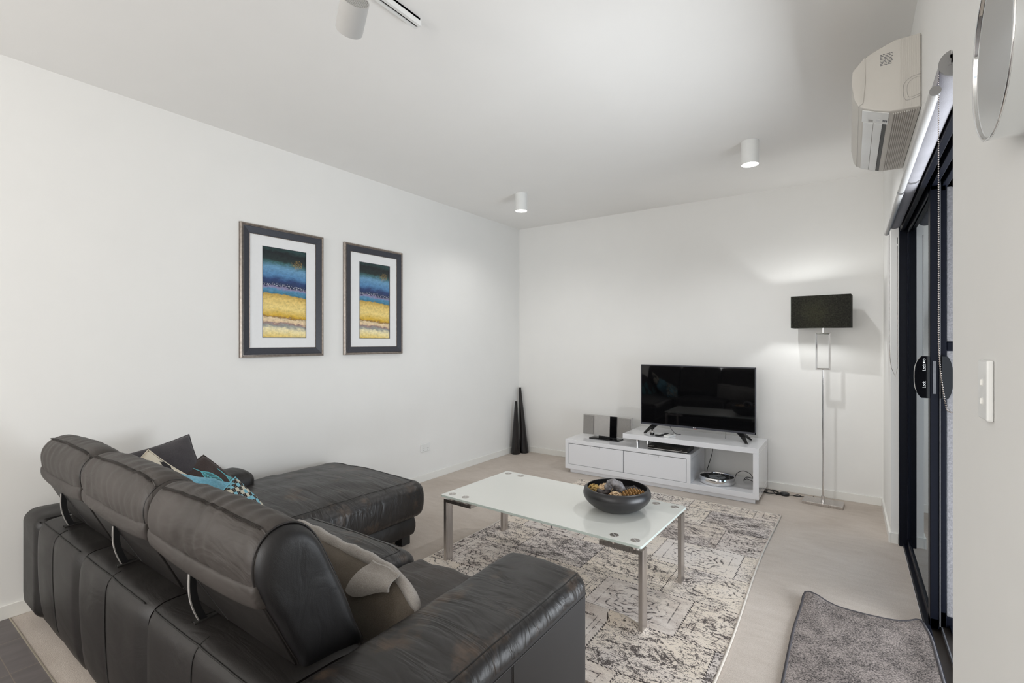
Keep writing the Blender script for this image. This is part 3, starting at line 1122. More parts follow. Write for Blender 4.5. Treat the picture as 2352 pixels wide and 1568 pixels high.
# ------------------------------------------------------------------ switch and outlet
sw = thing('light_switch', 'white two-gang light switch plate on the near right wall', 'light switch', (3.55, -3.63, 1.18))
obj('switch_plate', bx(3.539, 3.5495, -3.668, -3.594, 1.178, 1.294, 0.003), M['white_plastic'], sw)
for z in (1.250, 1.214):
    rk = new()
    lathe(rk, [(0, -0.0117), (0.007, -0.0117), (0.0085, -0.0105), (0.0085, -0.008)], (3.55, -3.631, z), 20, 'X')
    box(rk, 3.5355, 3.540, -3.6345, -3.6275, z - 0.006, z + 0.006, 0.0015)
    obj('rocker', rk, M['trim'], sw)
pt = thing('power_outlet', 'white double power point low on the left wall', 'power outlet', (0, -1.61, 0.28))
obj('outlet_plate', bx(0.0005, 0.009, -1.670, -1.552, 0.283, 0.357, 0.003), M['white_plastic'], pt)
for y in (-1.640, -1.582):
    b = new()
    for dy, dz, a in ((-0.007, 0.006, 0.5), (0.007, 0.006, -0.5), (0, -0.010, 0)):
        box(b, 0.0088, 0.0095, y + dy - 0.0012, y + dy + 0.0012, 0.308 + dz - 0.004, 0.308 + dz + 0.004)
    obj('socket_slots', b, M['ink'], pt)
    obj('rocker', bx(0.0088, 0.012, y - 0.005, y + 0.005, 0.333, 0.345, 0.001), M['white_plastic'], pt)

# ------------------------------------------------------------------ framed prints


def picture(y0, y1, label):
    z0, z1 = 1.222, 2.126
    t = thing('framed_print', label, 'picture', (0, (y0 + y1) / 2, z0), 'framed abstract prints on the left wall')

    def ring(d_out, d_in, prof_x, m, name, parent=t):
        """mitred frame between two insets; prof_x = [(fraction, x)...]"""
        b = new()
        rings = []
        for f, x in prof_x:
            d = d_out + (d_in - d_out) * f
            rings.append([b.verts.new((x, y0 + d, z0 + d)), b.verts.new((x, y1 - d, z0 + d)), b.verts.new((x, y1 - d, z1 - d)), b.verts.new((x, y0 + d, z1 - d))])
        for A, B in zip(rings, rings[1:]):
            for k in range(4):
                b.faces.new((A[k], A[(k + 1) % 4], B[(k + 1) % 4], B[k]))
        return obj(name, b, m, parent)
    ring(0.0, 0.020, [(0, 0.001), (0, 0.020), (0.2, 0.026), (0.45, 0.027), (0.75, 0.022), (1, 0.022), (1, 0.012)], M['frame_silver'], 'outer_frame')
    ring(0.018, 0.064, [(0, 0.012), (0, 0.024), (0.1, 0.0265), (0.85, 0.017), (0.95, 0.016), (1, 0.010)], M['frame_dark'], 'inner_frame')
    ring(0.062, 0.067, [(0, 0.014), (0.5, 0.016), (1, 0.008)], M['frame_silver'], 'slip')
    b = new()
    a, c_ = 0.060, 0.143
    iy0, iy1, iz0, iz1 = y0 + 0.151, y1 - 0.138, 1.356, 1.990
    box(b, 0.004, 0.010, y0 + a, iy0, z0 + a, z1 - a)
    box(b, 0.004, 0.010, iy1, y1 - a, z0 + a, z1 - a)
    box(b, 0.004, 0.010, iy0, iy1, z0 + a, iz0)
    box(b, 0.004, 0.010, iy0, iy1, iz1, z1 - a)
    obj('mount', b, M['matboard'], t)
    b = new()
    for f0, f1 in (((iy0, iz0), (iy1, iz0 + 0.003)), ((iy0, iz1 - 0.003), (iy1, iz1)), ((iy0, iz0), (iy0 + 0.003, iz1)), ((iy1 - 0.003, iz0), (iy1, iz1))):
        box(b, 0.0045, 0.0102, f0[0], f1[0], f0[1], f1[1])
    obj('mount_bevel', b, M['frame_dark'], t)
    b = new()
    uvl = b.loops.layers.uv.new('UVMap')
    vs = [b.verts.new(p) for p in ((0.006, iy0, iz0), (0.006, iy1, iz0), (0.006, iy1, iz1), (0.006, iy0, iz1))]
    f = b.faces.new(vs)
    for lp, uv in zip(f.loops, ((0, 0), (1, 0), (1, 1), (0, 1))):
        lp[uvl].uv = uv
    obj('artwork', b, M['art'], t)
    return t


picture(-3.329, -2.711, 'framed blue and yellow abstract print above the chaise, left one of the pair')
picture(-2.524, -1.912, 'framed blue and yellow abstract print nearer the far corner, right one of the pair')

# ------------------------------------------------------------------ ceiling lamps


def downlight(x, y, label):
    t = thing('ceiling_lamp', label, 'ceiling light', (x, y, 2.70), 'white cylinder ceiling lamps')
    R_ = 0.056
    obj('lamp_body', lathe(new(), [(0, 2.6995), (R_, 2.6995), (R_, 2.541), (R_ - 0.003, 2.541), (R_ - 0.003, 2.60)], (x, y, 0), 48), M['white_plastic'], t, smooth=True, auto=40)
    obj('reflector', lathe(new(), [(R_ - 0.003, 2.545), (0.036, 2.566)], (x, y, 0), 40), M['lamp_inside'], t, smooth=True)
    obj('bulb', lathe(new(), [(0.037, 2.566), (0, 2.566)], (x, y, 0), 32), M['bulb'], t)
    return t


downlight(0.823, -1.19, 'small white cylinder ceiling lamp nearest the far left corner, lit')
downlight(2.765, -1.274, 'white cylinder ceiling lamp above the television side of the room, lit')

# track and spotlight
tr = thing('lighting_track', 'white lighting track fixed to the ceiling, its end pointing at the far corner', 'lighting track', (1.815, -5.0, 2.70))
b = new()
box(b, 1.797, 1.803, -6.6, -3.470, 2.668, 2.6995)
box(b, 1.827, 1.833, -6.6, -3.470, 2.668, 2.6995)
box(b, 1.797, 1.833, -6.6, -3.470, 2.690, 2.6995)
box(b, 1.803, 1.810, -6.6, -3.470, 2.668, 2.671)
box(b, 1.820, 1.827, -6.6, -3.470, 2.668, 2.671)
box(b, 1.797, 1.833, -3.470, -3.464, 2.668, 2.6995)
obj('rail', b, M['white_plastic'], tr)
obj('conductor', bx(1.804, 1.826, -6.6, -3.475, 2.678, 2.684), M['track_bronze'], tr)
sp = thing('track_spotlight', 'white cylindrical spotlight hanging from the track, louvred end towards the kitchen', 'spotlight', (1.815, -3.82, 2.667))
P1 = Vector((1.797, -3.800, 2.484))   # closed end
P0 = Vector((1.892, -3.843, 2.540))   # louvred end
ax = (P1 - P0)
L = ax.length
q = ax.to_track_quat('Z', 'Y').to_matrix().to_4x4()
q.translation = P0
bm = lathe(new(), [(0.046, 0.006), (0.046, 0.0), (0.049, 0.0), (0.049, L - 0.012), (0.048, L - 0.003), (0.040, L), (0, L)], (0, 0, 0), 48)
bmesh.ops.transform(bm, matrix=q, verts=bm.verts)
obj('spotlight_body', bm, M['spot_grey'], sp, smooth=True, auto=40)
bm = new()
for k in range(-5, 6):
    hw = math.sqrt(max(0, 0.046 ** 2 - (k * 0.0085) ** 2))
    box(bm, -hw, hw, k * 0.0085 - 0.0015, k * 0.0085 + 0.0015, 0.0005, 0.004)
bmesh.ops.transform(bm, matrix=q @ Matrix.Rotation(0.5, 4, 'Z'), verts=bm.verts)
obj('louvre', bm, M['spot_grey'], sp)
bm = lathe(new(), [(0.046, 0.008), (0, 0.008)], n=32)
bmesh.ops.transform(bm, matrix=q, verts=bm.verts)
obj('lamp_recess', bm, M['black_plastic'], sp)
mid = (P0 + P1) / 2
bm = tube(new(), [mid + Vector((-0.005, 0, 0.045)), Vector((1.822, mid.y, 2.62)), Vector((1.815, mid.y, 2.667))], 0.008, 12)
box(bm, 1.799, 1.831, mid.y - 0.05, mid.y + 0.05, 2.650, 2.667, 0.003)
obj('track_adapter', bm, M['white_plastic'], sp, smooth=True, auto=40)

# ------------------------------------------------------------------ rug and mat


def sheet(x0, x1, y0, y1, nx, ny, zf, th, xf=None):
    bm = new()
    top, bot = {}, {}
    for i in range(nx + 1):
        for j in range(ny + 1):
            x = x0 + (x1 - x0) * i / nx
            y = y0 + (y1 - y0) * j / ny
            if xf:
                X, Y = xf(x, y)
            else:
                X, Y = x, y
            z = zf(x, y)
            top[i, j] = bm.verts.new((X, Y, z + th))
            bot[i, j] = bm.verts.new((X, Y, z))
    for i in range(nx):
        for j in range(ny):
            bm.faces.new((top[i, j], top[i + 1, j], top[i + 1, j + 1], top[i, j + 1]))
            bm.faces.new((bot[i, j], bot[i, j + 1], bot[i + 1, j + 1], bot[i + 1, j]))
    for i in range(nx):
        bm.faces.new((top[i, 0], bot[i, 0], bot[i + 1, 0], top[i + 1, 0]))
        bm.faces.new((top[i, ny], top[i + 1, ny], bot[i + 1, ny], bot[i, ny]))
    for j in range(ny):
        bm.faces.new((top[0, j], top[0, j + 1], bot[0, j + 1], bot[0, j]))
        bm.faces.new((top[nx, j], bot[nx, j], bot[nx, j + 1], top[nx, j + 1]))
    return bm


RX0, RX1, RY0, RY1 = 1.205, 2.885, -3.215, -0.735


def rug_z(x, y):
    # a soft ridge pushed up in front of the sofa arm, running towards the near table leg
    yc = -2.775 - 0.05 * (x - 2.3)
    d = (y - yc)
    s = 0.050 if d > 0 else 0.013
    f = math.exp(-(d / s) ** 2) * max(0, min(1, (2.57 - x) / 0.10)) * max(0, min(1, (x - 1.7) / 0.2))
    return 0.046 * f + 0.0012 + 0.0012 * noise.noise(Vector((x * 3, y * 3, 0)))


def rug_xf(x, y):
    k = max(0, (x - 2.5) / 0.385)
    return x + k * (0.010 * math.sin((y + 1.1) * 2.9)), y


rg = thing('patchwork_rug', 'distressed cream and charcoal patchwork rug under the glass coffee table', 'rug', (2.04, -1.96, 0))
obj('pile', sheet(RX0, RX1, RY0, RY1, 90, 260, rug_z, 0.0075, rug_xf), M['rug'], rg, smooth=True, auto=70)
eg = []
for k in range(61):
    y = RY0 + (RY1 - RY0) * k / 60
    X, Y = rug_xf(RX1, y)
    eg.append((X + 0.002, Y, rug_z(RX1, y) + 0.005))
b = tube(new(), eg, 0.0058, 8)
tube(b, [(RX0 - 0.002, RY0 + (RY1 - RY0) * k / 30, 0.0062) for k in range(31)], 0.005, 8)
tube(b, [(RX0 + (RX1 - RX0) * k / 30, RY1, 0.0062) for k in range(31)], 0.005, 8)
obj('edge_binding', b, M['rug_edge'], rg, smooth=True)

mt = thing('door_mat', 'dark grey flecked door mat with charcoal binding, curling beside the balcony door', 'mat', (3.36, -2.5, 0))
MX0, MX1, MY0, MY1 = 3.113, 3.600, -3.05, -1.985


def mat_z(x, y):
    u, v = (x - MX0) / (MX1 - MX0), (MY1 - y)
    a = 0.030 * math.exp(-((u - 0.07) / 0.14) ** 2) * math.exp(-(v / 0.13) ** 2)
    c = 0.016 * math.exp(-((u - 1.0) / 0.14) ** 2)
    return 0.0015 + a + c


def mat_xf(x, y):
    u, v = (x - MX0) / (MX1 - MX0), (MY1 - y)
    g = math.exp(-(v / 0.25) ** 2)
    y2 = y + g * (-0.030 * math.sin(PI * min(1, u * 1.05)) - 0.012 + 0.030 * math.exp(-((u - 1) / 0.08) ** 2))
    x2 = x + 0.02 * g * (1 - u) + 0.022 * u ** 2 * (1 - 0.8 * math.exp(-(v / 0.10) ** 2))
    return x2, y2


obj('mat_pile', sheet(MX0, MX1, MY0, MY1, 50, 80, mat_z, 0.008, mat_xf), M['mat'], mt, smooth=True, auto=50)
eg = []
for k in range(40):
    eg.append((MX0, MY0 + (MY1 - 0.02 - MY0) * k / 40))
eg.append((MX0 + 0.006, MY1 - 0.006))
for k in range(1, 40):
    eg.append((MX0 + (MX1 - MX0 - 0.02) * k / 40 + 0.01, MY1))
eg.append((MX1 - 0.006, MY1 - 0.006))
for k in range(1, 41):
    eg.append((MX1, MY1 - (MY1 - MY0) * k / 40))
b = tube(new(), [(mat_xf(x, y)[0], mat_xf(x, y)[1], mat_z(x, y) + 0.005) for x, y in eg], 0.0065, 8)
obj('mat_binding', b, M['mat_edge'], mt, smooth=True)

# ------------------------------------------------------------------ television stand
SY0, SY1 = -0.555, -0.06
ts = thing('tv_stand', 'glossy white two-level television stand with two drawers and an open end', 'tv stand', (1.83, -0.3, 0))
G = M['white_gloss']
E_ = 0.0015
obj('plinth', bx(0.985, 2.69, SY0 + 0.025, SY1 - 0.02, 0, 0.040, E_), G, ts)
obj('bottom_board', bx(0.94, 2.72, SY0, SY1, 0.040, 0.086, E_), G, ts)
obj('side_panel', bx(0.94, 0.977, SY0, SY1, 0.086, 0.298, E_), G, ts)
obj('side_panel', bx(2.147, 2.182, SY0, SY1, 0.086, 0.298, E_), G, ts)
obj('side_panel', bx(2.677, 2.72, SY0, SY1, 0.086, 0.414, E_), G, ts)
obj('lower_top', bx(0.94, 2.182, SY0, SY1, 0.298, 0.336, E_), G, ts)
obj('upper_top', bx(1.557, 2.72, SY0, SY1, 0.414, 0.458, E_), G, ts)
obj('back_panel', bx(0.977, 2.147, SY1 - 0.012, SY1 - 0.002, 0.086, 0.298), G, ts)
for x0, x1 in ((0.979, 1.560), (1.564, 2.145)):
    dr = obj('drawer', bx(x0 + 0.001, x1 - 0.001, SY0 + 0.002, SY0 + 0.022, 0.089, 0.293, 0.001), G, ts)
    xm = (x0 + x1) / 2
    obj('finger_pull', bx(xm - 0.045, xm + 0.045, SY0 - 0.0012, SY0 + 0.01, 0.279, 0.2925, 0.001), G, dr)
    obj('pull_slot', bx(xm - 0.047, xm - 0.044, SY0 + 0.0005, SY0 + 0.004, 0.276, 0.293), M['silver_plastic'], dr)
    obj('pull_slot', bx(xm + 0.044, xm + 0.047, SY0 + 0.0005, SY0 + 0.004, 0.276, 0.293), M['silver_plastic'], dr)
for x, y in ((1.645, -0.395), (1.690, -0.23)):
    obj('chrome_post', lathe(new(), [(0, 0.336), (0.017, 0.336), (0.017, 0.414), (0, 0.414)], (x, y, 0), 24), M['chrome'], ts, smooth=True, auto=40, label='chrome support post')

# ------------------------------------------------------------------ television
tv = thing('television', 'black flat television on splayed feet on the white stand', 'television', (2.16, -0.33, 0.458))
TX0, TX1, TZ0, TZ1, TY = 1.655, 2.668, 0.531, 1.107, -0.335
obj('housing', bx(TX0, TX1, TY, TY + 0.022, TZ0, TZ1, 0.003), M['black_plastic'], tv)
obj('rear_housing', bx(TX0 + 0.12, TX1 - 0.12, TY + 0.022, TY + 0.055, TZ0 + 0.03, TZ1 - 0.14, 0.015, 3), M['black_plastic'], tv)
obj('screen', bx(TX0 + 0.010, TX1 - 0.010, TY - 0.001, TY + 0.002, TZ0 + 0.018, TZ1 - 0.010), M['black_gloss'], tv)
b = new()
for x0, x1, z0, z1 in ((TX0, TX1, TZ0, TZ0 + 0.017), (TX0, TX1, TZ1 - 0.008, TZ1), (TX0, TX0 + 0.008, TZ0, TZ1), (TX1 - 0.008, TX1, TZ0, TZ1)):
    box(b, x0, x1, TY - 0.003, TY + 0.003, z0, z1, 0.001)
obj('bezel', b, M['frame_dark'], tv)
lg = text_bm('LG', 0.012, frame_mat((2.166, TY - 0.0033, TZ0 + 0.0085), (1, 0, 0), (0, 0, 1)), 0.0003)
lathe(lg, [(0, -0.0003), (0.0045, -0.0003), (0.0045, 0.0003), (0, 0.0003)], (2.1515, TY - 0.0033, TZ0 + 0.0085), 16, 'Y')
obj('logo', lg, M['print_white'], tv)
obj('sensor', bx(2.150, 2.178, TY - 0.002, TY + 0.008, TZ0 - 0.006, TZ0 + 0.001, 0.002), M['red'], tv)


def tv_foot(xr, sgn):
    b = new()
    # front and rear toes splay outwards from one root
    for yy in (-0.10, 0.11):
        a0 = Vector((xr, TY + 0.01, TZ0 + 0.004))
        a1 = Vector((xr + sgn * 0.075, TY + 0.01 + yy * 1.0, 0.462))
        for k in range(6):
            s0, s1 = k / 6, (k + 1) / 6
            pa, pb = a0.lerp(a1, s0), a0.lerp(a1, s1)
            pa.z = a0.z + (a1.z - a0.z) * s0 ** 1.3
            pb.z = a0.z + (a1.z - a0.z) * s1 ** 1.3
            w0, w1 = 0.030 - 0.02 * s0, 0.030 - 0.02 * s1
            q_ = []
            for p, w_ in ((pa, w0), (pb, w1)):
                for sx, dz in ((-1, 0), (1, 0), (1, -0.007), (-1, -0.007)):
                    q_.append(b.verts.new((p.x + sx * w_, p.y, max(0.4586, p.z + dz + 0.003))))
            for f in ((0, 1, 5, 4), (1, 2, 6, 5), (2, 3, 7, 6), (3, 0, 4, 7), (0, 3, 2, 1), (4, 5, 6, 7)):
                b.faces.new([q_[i] for i in f])
    return obj('foot', b, M['black_gloss'], tv)


tv_foot(1.80, -1)
tv_foot(2.535, 1)
cb = obj('power_lead', tube(new(), smooth_path([(1.90, -0.27, 0.56), (1.93, -0.26, 0.49), (1.98, -0.30, 0.461), (2.03, -0.31, 0.461)], 6), 0.0025, 6), M['cable'], tv, smooth=True)
obj('power_lead', tube(new(), [(2.42, -0.29, 0.57), (2.417, -0.285, 0.50), (2.415, -0.28, 0.461)], 0.0022, 6), M['cable'], tv)

# small things on the upper shelf
ZU = 0.4585
cd = thing('puck_speaker', 'small round black puck with a clear rim beside the left television foot', 'gadget', (1.815, -0.475, ZU))
obj('puck_body', lathe(new(), [(0, ZU), (0.017, ZU), (0.020, ZU + 0.004), (0.020, ZU + 0.022), (0.018, ZU + 0.026), (0, ZU + 0.026)], (1.815, -0.475, 0), 28), M['black_gloss'], cd, smooth=True, auto=50)
obj('clear_cap', lathe(new(), [(0.018, ZU + 0.026), (0.019, ZU + 0.034), (0, ZU + 0.035)], (1.815, -0.475, 0), 24), M['silver_plastic'], cd, smooth=True)
rm = thing('remote_control', 'black remote control with pale buttons lying on the upper shelf', 'remote control', (1.90, -0.45, ZU))
rb_ = box(new(), -0.021, 0.021, -0.075, 0.075, ZU, ZU + 0.017, 0.005)
bt = new()
for i in range(3):
    for j in range(6):
        box(bt, -0.014 + i * 0.011, -0.007 + i * 0.011, -0.060 + j * 0.014, -0.053 + j * 0.014, ZU + 0.017, ZU + 0.0185)
T4 = Matrix.Translation((1.898, -0.452, 0)) @ Matrix.Rotation(-0.35, 4, 'Z')
for b_ in (rb_, bt):
    bmesh.ops.transform(b_, matrix=T4, verts=b_.verts)
obj('remote_body', rb_, M['black_plastic'], rm)
obj('buttons', bt, M['white_plastic'], rm)
rm = thing('remote_control', 'white air conditioner remote with a small display beside the black remote', 'remote control', (1.965, -0.46, ZU))
rb_ = box(new(), -0.026, 0.026, -0.062, 0.062, ZU, ZU + 0.018, 0.003)
bt = box(new(), -0.018, 0.018, 0.022, 0.050, ZU + 0.018, ZU + 0.0188)
T4 = Matrix.Translation((1.972, -0.462, 0)) @ Matrix.Rotation(-0.25, 4, 'Z')
for b_ in (rb_, bt):
    bmesh.ops.transform(b_, matrix=T4, verts=b_.verts)
obj('remote_body', rb_, M['white_plastic'], rm)
obj('display', bt, M['alu_mid'], rm)

# ------------------------------------------------------------------ flat stereo
ZL = 0.3365
st = thing('flat_stereo', 'slim silver stereo with mesh speakers and a black centre strip', 'stereo', (1.28, -0.3, ZL))
sy = -0.31


def lean(z):
    return sy + (z - 0.36) * 0.06


def panel(x0, x1, m, name, par, y0=-0.012, y1=0.0, z0=0.362, z1=0.566, bev=0.001):
    b = box(new(), x0, x1, y0, y1, z0, z1, bev)
    for v in b.verts:
        v.co.y += lean(v.co.z)
    return obj(name, b, m, par)


panel(1.020, 1.548, M['silver_plastic'], 'cabinet', st, -0.004, 0.022)
panel(1.027, 1.138, M['mesh'], 'speaker_grille', st, z0=0.370, z1=0.558)
panel(1.155, 1.322, M['silver_plastic'], 'front_plate', st, -0.014, 0)
panel(1.326, 1.398, M['black_gloss'], 'display_strip', st, -0.016, 0, 0.348, 0.567)
panel(1.408, 1.541, M['mesh'], 'speaker_grille', st, z0=0.370, z1=0.558)
obj('stand_foot', bx(1.13, 1.45, -0.40, -0.27, ZL, ZL + 0.010, 0.003), M['black_gloss'], st)
obj('stand_neck', bx(1.2, 1.38, -0.315, -0.29, ZL + 0.009, 0.364), M['black_plastic'], st)

# ------------------------------------------------------------------ disc player
dv = thing('disc_player', 'slim black disc player on the lower shelf under the raised top', 'disc player', (1.97, -0.42, ZL))
DX0, DX1, DY, DYb = 1.795, 2.150, -0.535, -0.315
obj('case', bx(DX0, DX1, DY, DYb, ZL + 0.004, ZL + 0.044, 0.002), M['black_plastic'], dv)
obj('front_strip', bx(DX0 + 0.001, DX1 - 0.001, DY - 0.0015, DY + 0.002, ZL + 0.010, ZL + 0.0155), M['silver_plastic'], dv)
obj('fascia', bx(DX0 + 0.001, DX1 - 0.001, DY - 0.001, DY + 0.002, ZL + 0.017, ZL + 0.043), M['black_gloss'], dv)
obj('logo', text_bm('SAMSUNG', 0.010, frame_mat((DX0 + 0.032, DY - 0.0014, ZL + 0.034), (1, 0, 0), (0, 0, 1))), M['silver_plastic'], dv)
b = new()
for k in range(4):
    box(b, DX1 - 0.11 + k * 0.018, DX1 - 0.105 + k * 0.018, DY - 0.0016, DY, ZL + 0.024, ZL + 0.027)
obj('button', b, M['silver_plastic'], dv)
for x in (DX0 + 0.03, DX1 - 0.03):
    obj('rubber_foot', bx(x - 0.012, x + 0.012, DY + 0.02, DYb - 0.02, ZL, ZL + 0.005), M['black_plastic'], dv)

# ------------------------------------------------------------------ clock lying on the open shelf
ZB = 0.0865
ck = thing('wall_clock', 'round chrome-cased clock with a black dial lying face up in the open shelf', 'clock', (2.375, -0.375, ZB))
kc = (2.362, -0.375, 0)
RK = 0.147
KF = ZB + 0.045
obj('case', lathe(new(), [(RK - 0.02, ZB), (RK - 0.004, ZB + 0.002), (RK + 0.001, ZB + 0.030), (RK - 0.002, ZB + 0.058), (RK - 0.004, ZB + 0.061), (RK - 0.007, ZB + 0.060), (RK - 0.008, ZB + 0.044)], kc, 72), M['chrome'], ck, smooth=True)
obj('dial', lathe(new(), [(RK - 0.0075, KF), (0, KF)], kc, 64), M['clock_face'], ck)
obj('dial_centre', lathe(new(), [(0.070, KF + 0.0002), (0.070, KF + 0.002), (0, KF + 0.002)], kc, 64), M['clock_white'], ck)
for k in range(12):
    a = (k + 1) * PI / 6
    obj('numeral', text_bm(str(k + 1), 0.026, frame_mat((kc[0] + 0.106 * math.sin(a), kc[1] + 0.106 * math.cos(a), KF + 0.0006), (1, 0, 0), (0, 1, 0))), M['silver_plastic'], ck)
for a, L_, w_ in ((1.2, 0.060, 0.005), (2.5, 0.095, 0.003)):
    d = Vector((math.sin(a), math.cos(a), 0))
    n_ = Vector((d.y, -d.x, 0)) * w_
    b = new()
    c0 = Vector((kc[0], kc[1], KF + 0.004))
    vs = [b.verts.new(c0 + v) for v in (-d * 0.015 + n_, d * L_ + n_ * 0.3, d * L_ - n_ * 0.3, -d * 0.015 - n_)]
    f = b.faces.new(vs)
    ex = bmesh.ops.extrude_face_region(b, geom=[f])
    for e in ex['geom']:
        if isinstance(e, bmesh.types.BMVert):
            e.co.z += 0.0012
    obj('clock_hand', b, M['black_plastic'], ck)

# ------------------------------------------------------------------ cables
cbt = obj('stand_cable', tube(new(), smooth_path([(2.285, -0.16, 0.412), (2.27, -0.13, 0.30), (2.24, -0.10, 0.20), (2.215, -0.085, 0.12), (2.21, -0.08, 0.09)], 8), 0.003, 6), M['cable'], smooth=True)
tag(cbt, 'black cable hanging down behind the open shelf of the stand', 'cable')
cbt = obj('stand_cable', tube(new(), smooth_path([(2.475, -0.20, 0.0895), (2.49, -0.18, 0.14), (2.54, -0.16, 0.165), (2.60, -0.16, 0.145), (2.625, -0.17, 0.0900), (2.575, -0.19, 0.105), (2.55, -0.20, 0.0905), (2.57, -0.18, 0.118), (2.62, -0.15, 0.107), (2.674, -0.12, 0.0905)], 8), 0.003, 6), M['cable'], smooth=True)
tag(cbt, 'looped black cable behind the clock in the open shelf', 'cable')
pts = []
for k in range(34):
    a = k * 0.62
    pts.append((2.765 + 0.055 * math.cos(a) * (1 + 0.2 * math.sin(k)), -0.14 + 0.055 * math.sin(a) * (1 + 0.25 * math.cos(k * 1.7)), 0.006 + 0.012 * (k % 5) / 5))
pts += [(2.80, -0.17, 0.006), (2.84, -0.15, 0.006)]
cbt = obj('floor_cable', tube(new(), smooth_path(pts, 4), 0.0032, 6), M['cable'], smooth=True)
tag(cbt, 'coiled black cable on the carpet at the right end of the stand', 'cable')
pk = thing('power_adapter', 'round flat black power hub on the carpet between the stand and the floor lamp', 'power adapter', (2.865, -0.145, 0))
obj('hub_body', lathe(new(), [(0, 0.001), (0.034, 0.001), (0.037, 0.006), (0.036, 0.020), (0.030, 0.025), (0, 0.026)], (2.865, -0.145, 0), 36), M['black_plastic'], pk, smooth=True, auto=60)
obj('lead', tube(new(), smooth_path([(2.90, -0.14, 0.008), (2.93, -0.12, 0.006), (2.96, -0.10, 0.012), (2.985, -0.12, 0.006), (2.95, -0.135, 0.006), (2.93, -0.125, 0.006), (3.00, -0.115, 0.006), (3.05, -0.105, 0.006), (3.075, -0.055, 0.006)], 6), 0.0028, 6), M['cable'], pk, smooth=True)

# ------------------------------------------------------------------ floor lamp
fl = thing('floor_lamp', 'chrome floor lamp with a rectangular black linen shade, switched on', 'floor lamp', (3.147, -0.20, 0))
LX, LY = 3.147, -0.225
RZL = 0.0
b = box(new(), -0.140, 0.140, -0.085, 0.085, 0.0, 0.022, 0.002)
bmesh.ops.transform(b, matrix=Matrix.Translation((LX, LY + 0.01, 0)) @ Matrix.Rotation(-0.05, 4, 'Z'), verts=b.verts)
obj('base', b, M['steel'], fl)
obj('pole', lathe(new(), [(0, 0.022), (0.013, 0.022), (0.013, 0.070), (0.008, 0.072), (0.008, 1.100), (0, 1.100)], (LX, LY, 0), 24), M['chrome'], fl, smooth=True, auto=40)
b = new()
fx0, fx1, fz0, fz1 = LX - 0.053, LX + 0.053, 1.098, 1.400
rings = []
for d, y in ((0, 0.016), (0, -0.008), (0.004, -0.016), (0.013, -0.020), (0.015, -0.016), (0.015, 0.016)):
    rings.append([b.verts.new((x, LY + y, z)) for x, z in ((fx0 + d, fz0 + d), (fx1 - d, fz0 + d), (fx1 - d, fz1 - d), (fx0 + d, fz1 - d))])
for A, B in zip(rings, rings[1:] + rings[:1]):
    for k in range(4):
        b.faces.new((A[k], A[(k + 1) % 4], B[(k + 1) % 4], B[k]))
obj('open_frame', b, M['chrome'], fl)
obj('stem', lathe(new(), [(0, 1.400), (0.006, 1.400), (0.006, 1.50), (0.016, 1.502), (0.016, 1.525), (0, 1.525)], (LX, LY, 0), 20), M['chrome'], fl, smooth=True, auto=40)
ang = -0.06
b = new()
hx, hy, z0, z1 = 0.205, 0.095, 1.441, 1.702
for s_, hz in ((1, 0), (-1, 0.002)):
    pass
outer, inner = [], []
for z in (z0, z1):
    for lst, tt_ in ((outer, 0.0), (inner, 0.0025)):
        for x, y in ((-hx + tt_, -hy + tt_), (hx - tt_, -hy + tt_), (hx - tt_, hy - tt_), (-hx + tt_, hy - tt_)):
            lst.append(b.verts.new((x, y, z)))
for k in range(4):
    k2 = (k + 1) % 4
    b.faces.new((outer[k], outer[k2], outer[4 + k2], outer[4 + k]))
    b.faces.new((inner[k], inner[4 + k], inner[4 + k2], inner[k2]))
    b.faces.new((outer[k], inner[k], inner[k2], outer[k2]))
    b.faces.new((outer[4 + k], outer[4 + k2], inner[4 + k2], inner[4 + k]))
bmesh.ops.transform(b, matrix=Matrix.Translation((LX - 0.012, LY + 0.0, 0)) @ Matrix.Rotation(ang, 4, 'Z'), verts=b.verts)
obj('lamp_shade', b, M['shade'], fl, label='rectangular black linen shade')
obj('bulb', lathe(new(), [(0, 1.525), (0.012, 1.527), (0.014, 1.535), (0.022, 1.56), (0.020, 1.585), (0, 1.60)], (LX, LY, 0), 20), M['clock_white'], fl, smooth=True)
bpy.data.objects['floor_lamp_bulb'].location = (LX - 0.04, LY, 1.562)

# ------------------------------------------------------------------ tall vases in the corner


def vase(x, y, h, r0, r1, dx, dy, label):
    t = thing('tall_vase', label, 'vase', (x, y, 0), 'tall black vases in the far corner')
    b = new()
    prof = [(r0 * 0.9, 0.0), (r0, 0.006), (r0, 0.03)] + [(r0 + (r1 - r0) * (k / 14) ** 0.92, 0.03 + (h - 0.03) * k / 14) for k in range(1, 15)]
    prof += [(r1 - 0.004, h), (r1 - 0.005, h - 0.06)]
    n = 14
    rings = []
    for r, z in prof:
        s = (z / h)
        rings.append([b.verts.new((x + dx * s + r * math.cos(2 * PI * k / n + 0.2), y + dy * s + r * math.sin(2 * PI * k / n + 0.2), z)) for k in range(n)])
    for A, B in zip(rings, rings[1:]):
        for k in range(n):
            b.faces.new((A[k], A[(k + 1) % n], B[(k + 1) % n], B[k]))
    b.faces.new(rings[0])
    b.faces.new(rings[-1])
    obj('vase_body', b, M['vase'], t, smooth=True, auto=20)
    obj('vase_lip', tube(new(), [(x + dx + (r1 - 0.002) * math.cos(a * PI / 8), y + dy + (r1 - 0.002) * math.sin(a * PI / 8), h) for a in range(16)], 0.0025, 6, closed=True), M['silver_plastic'], t, smooth=True)


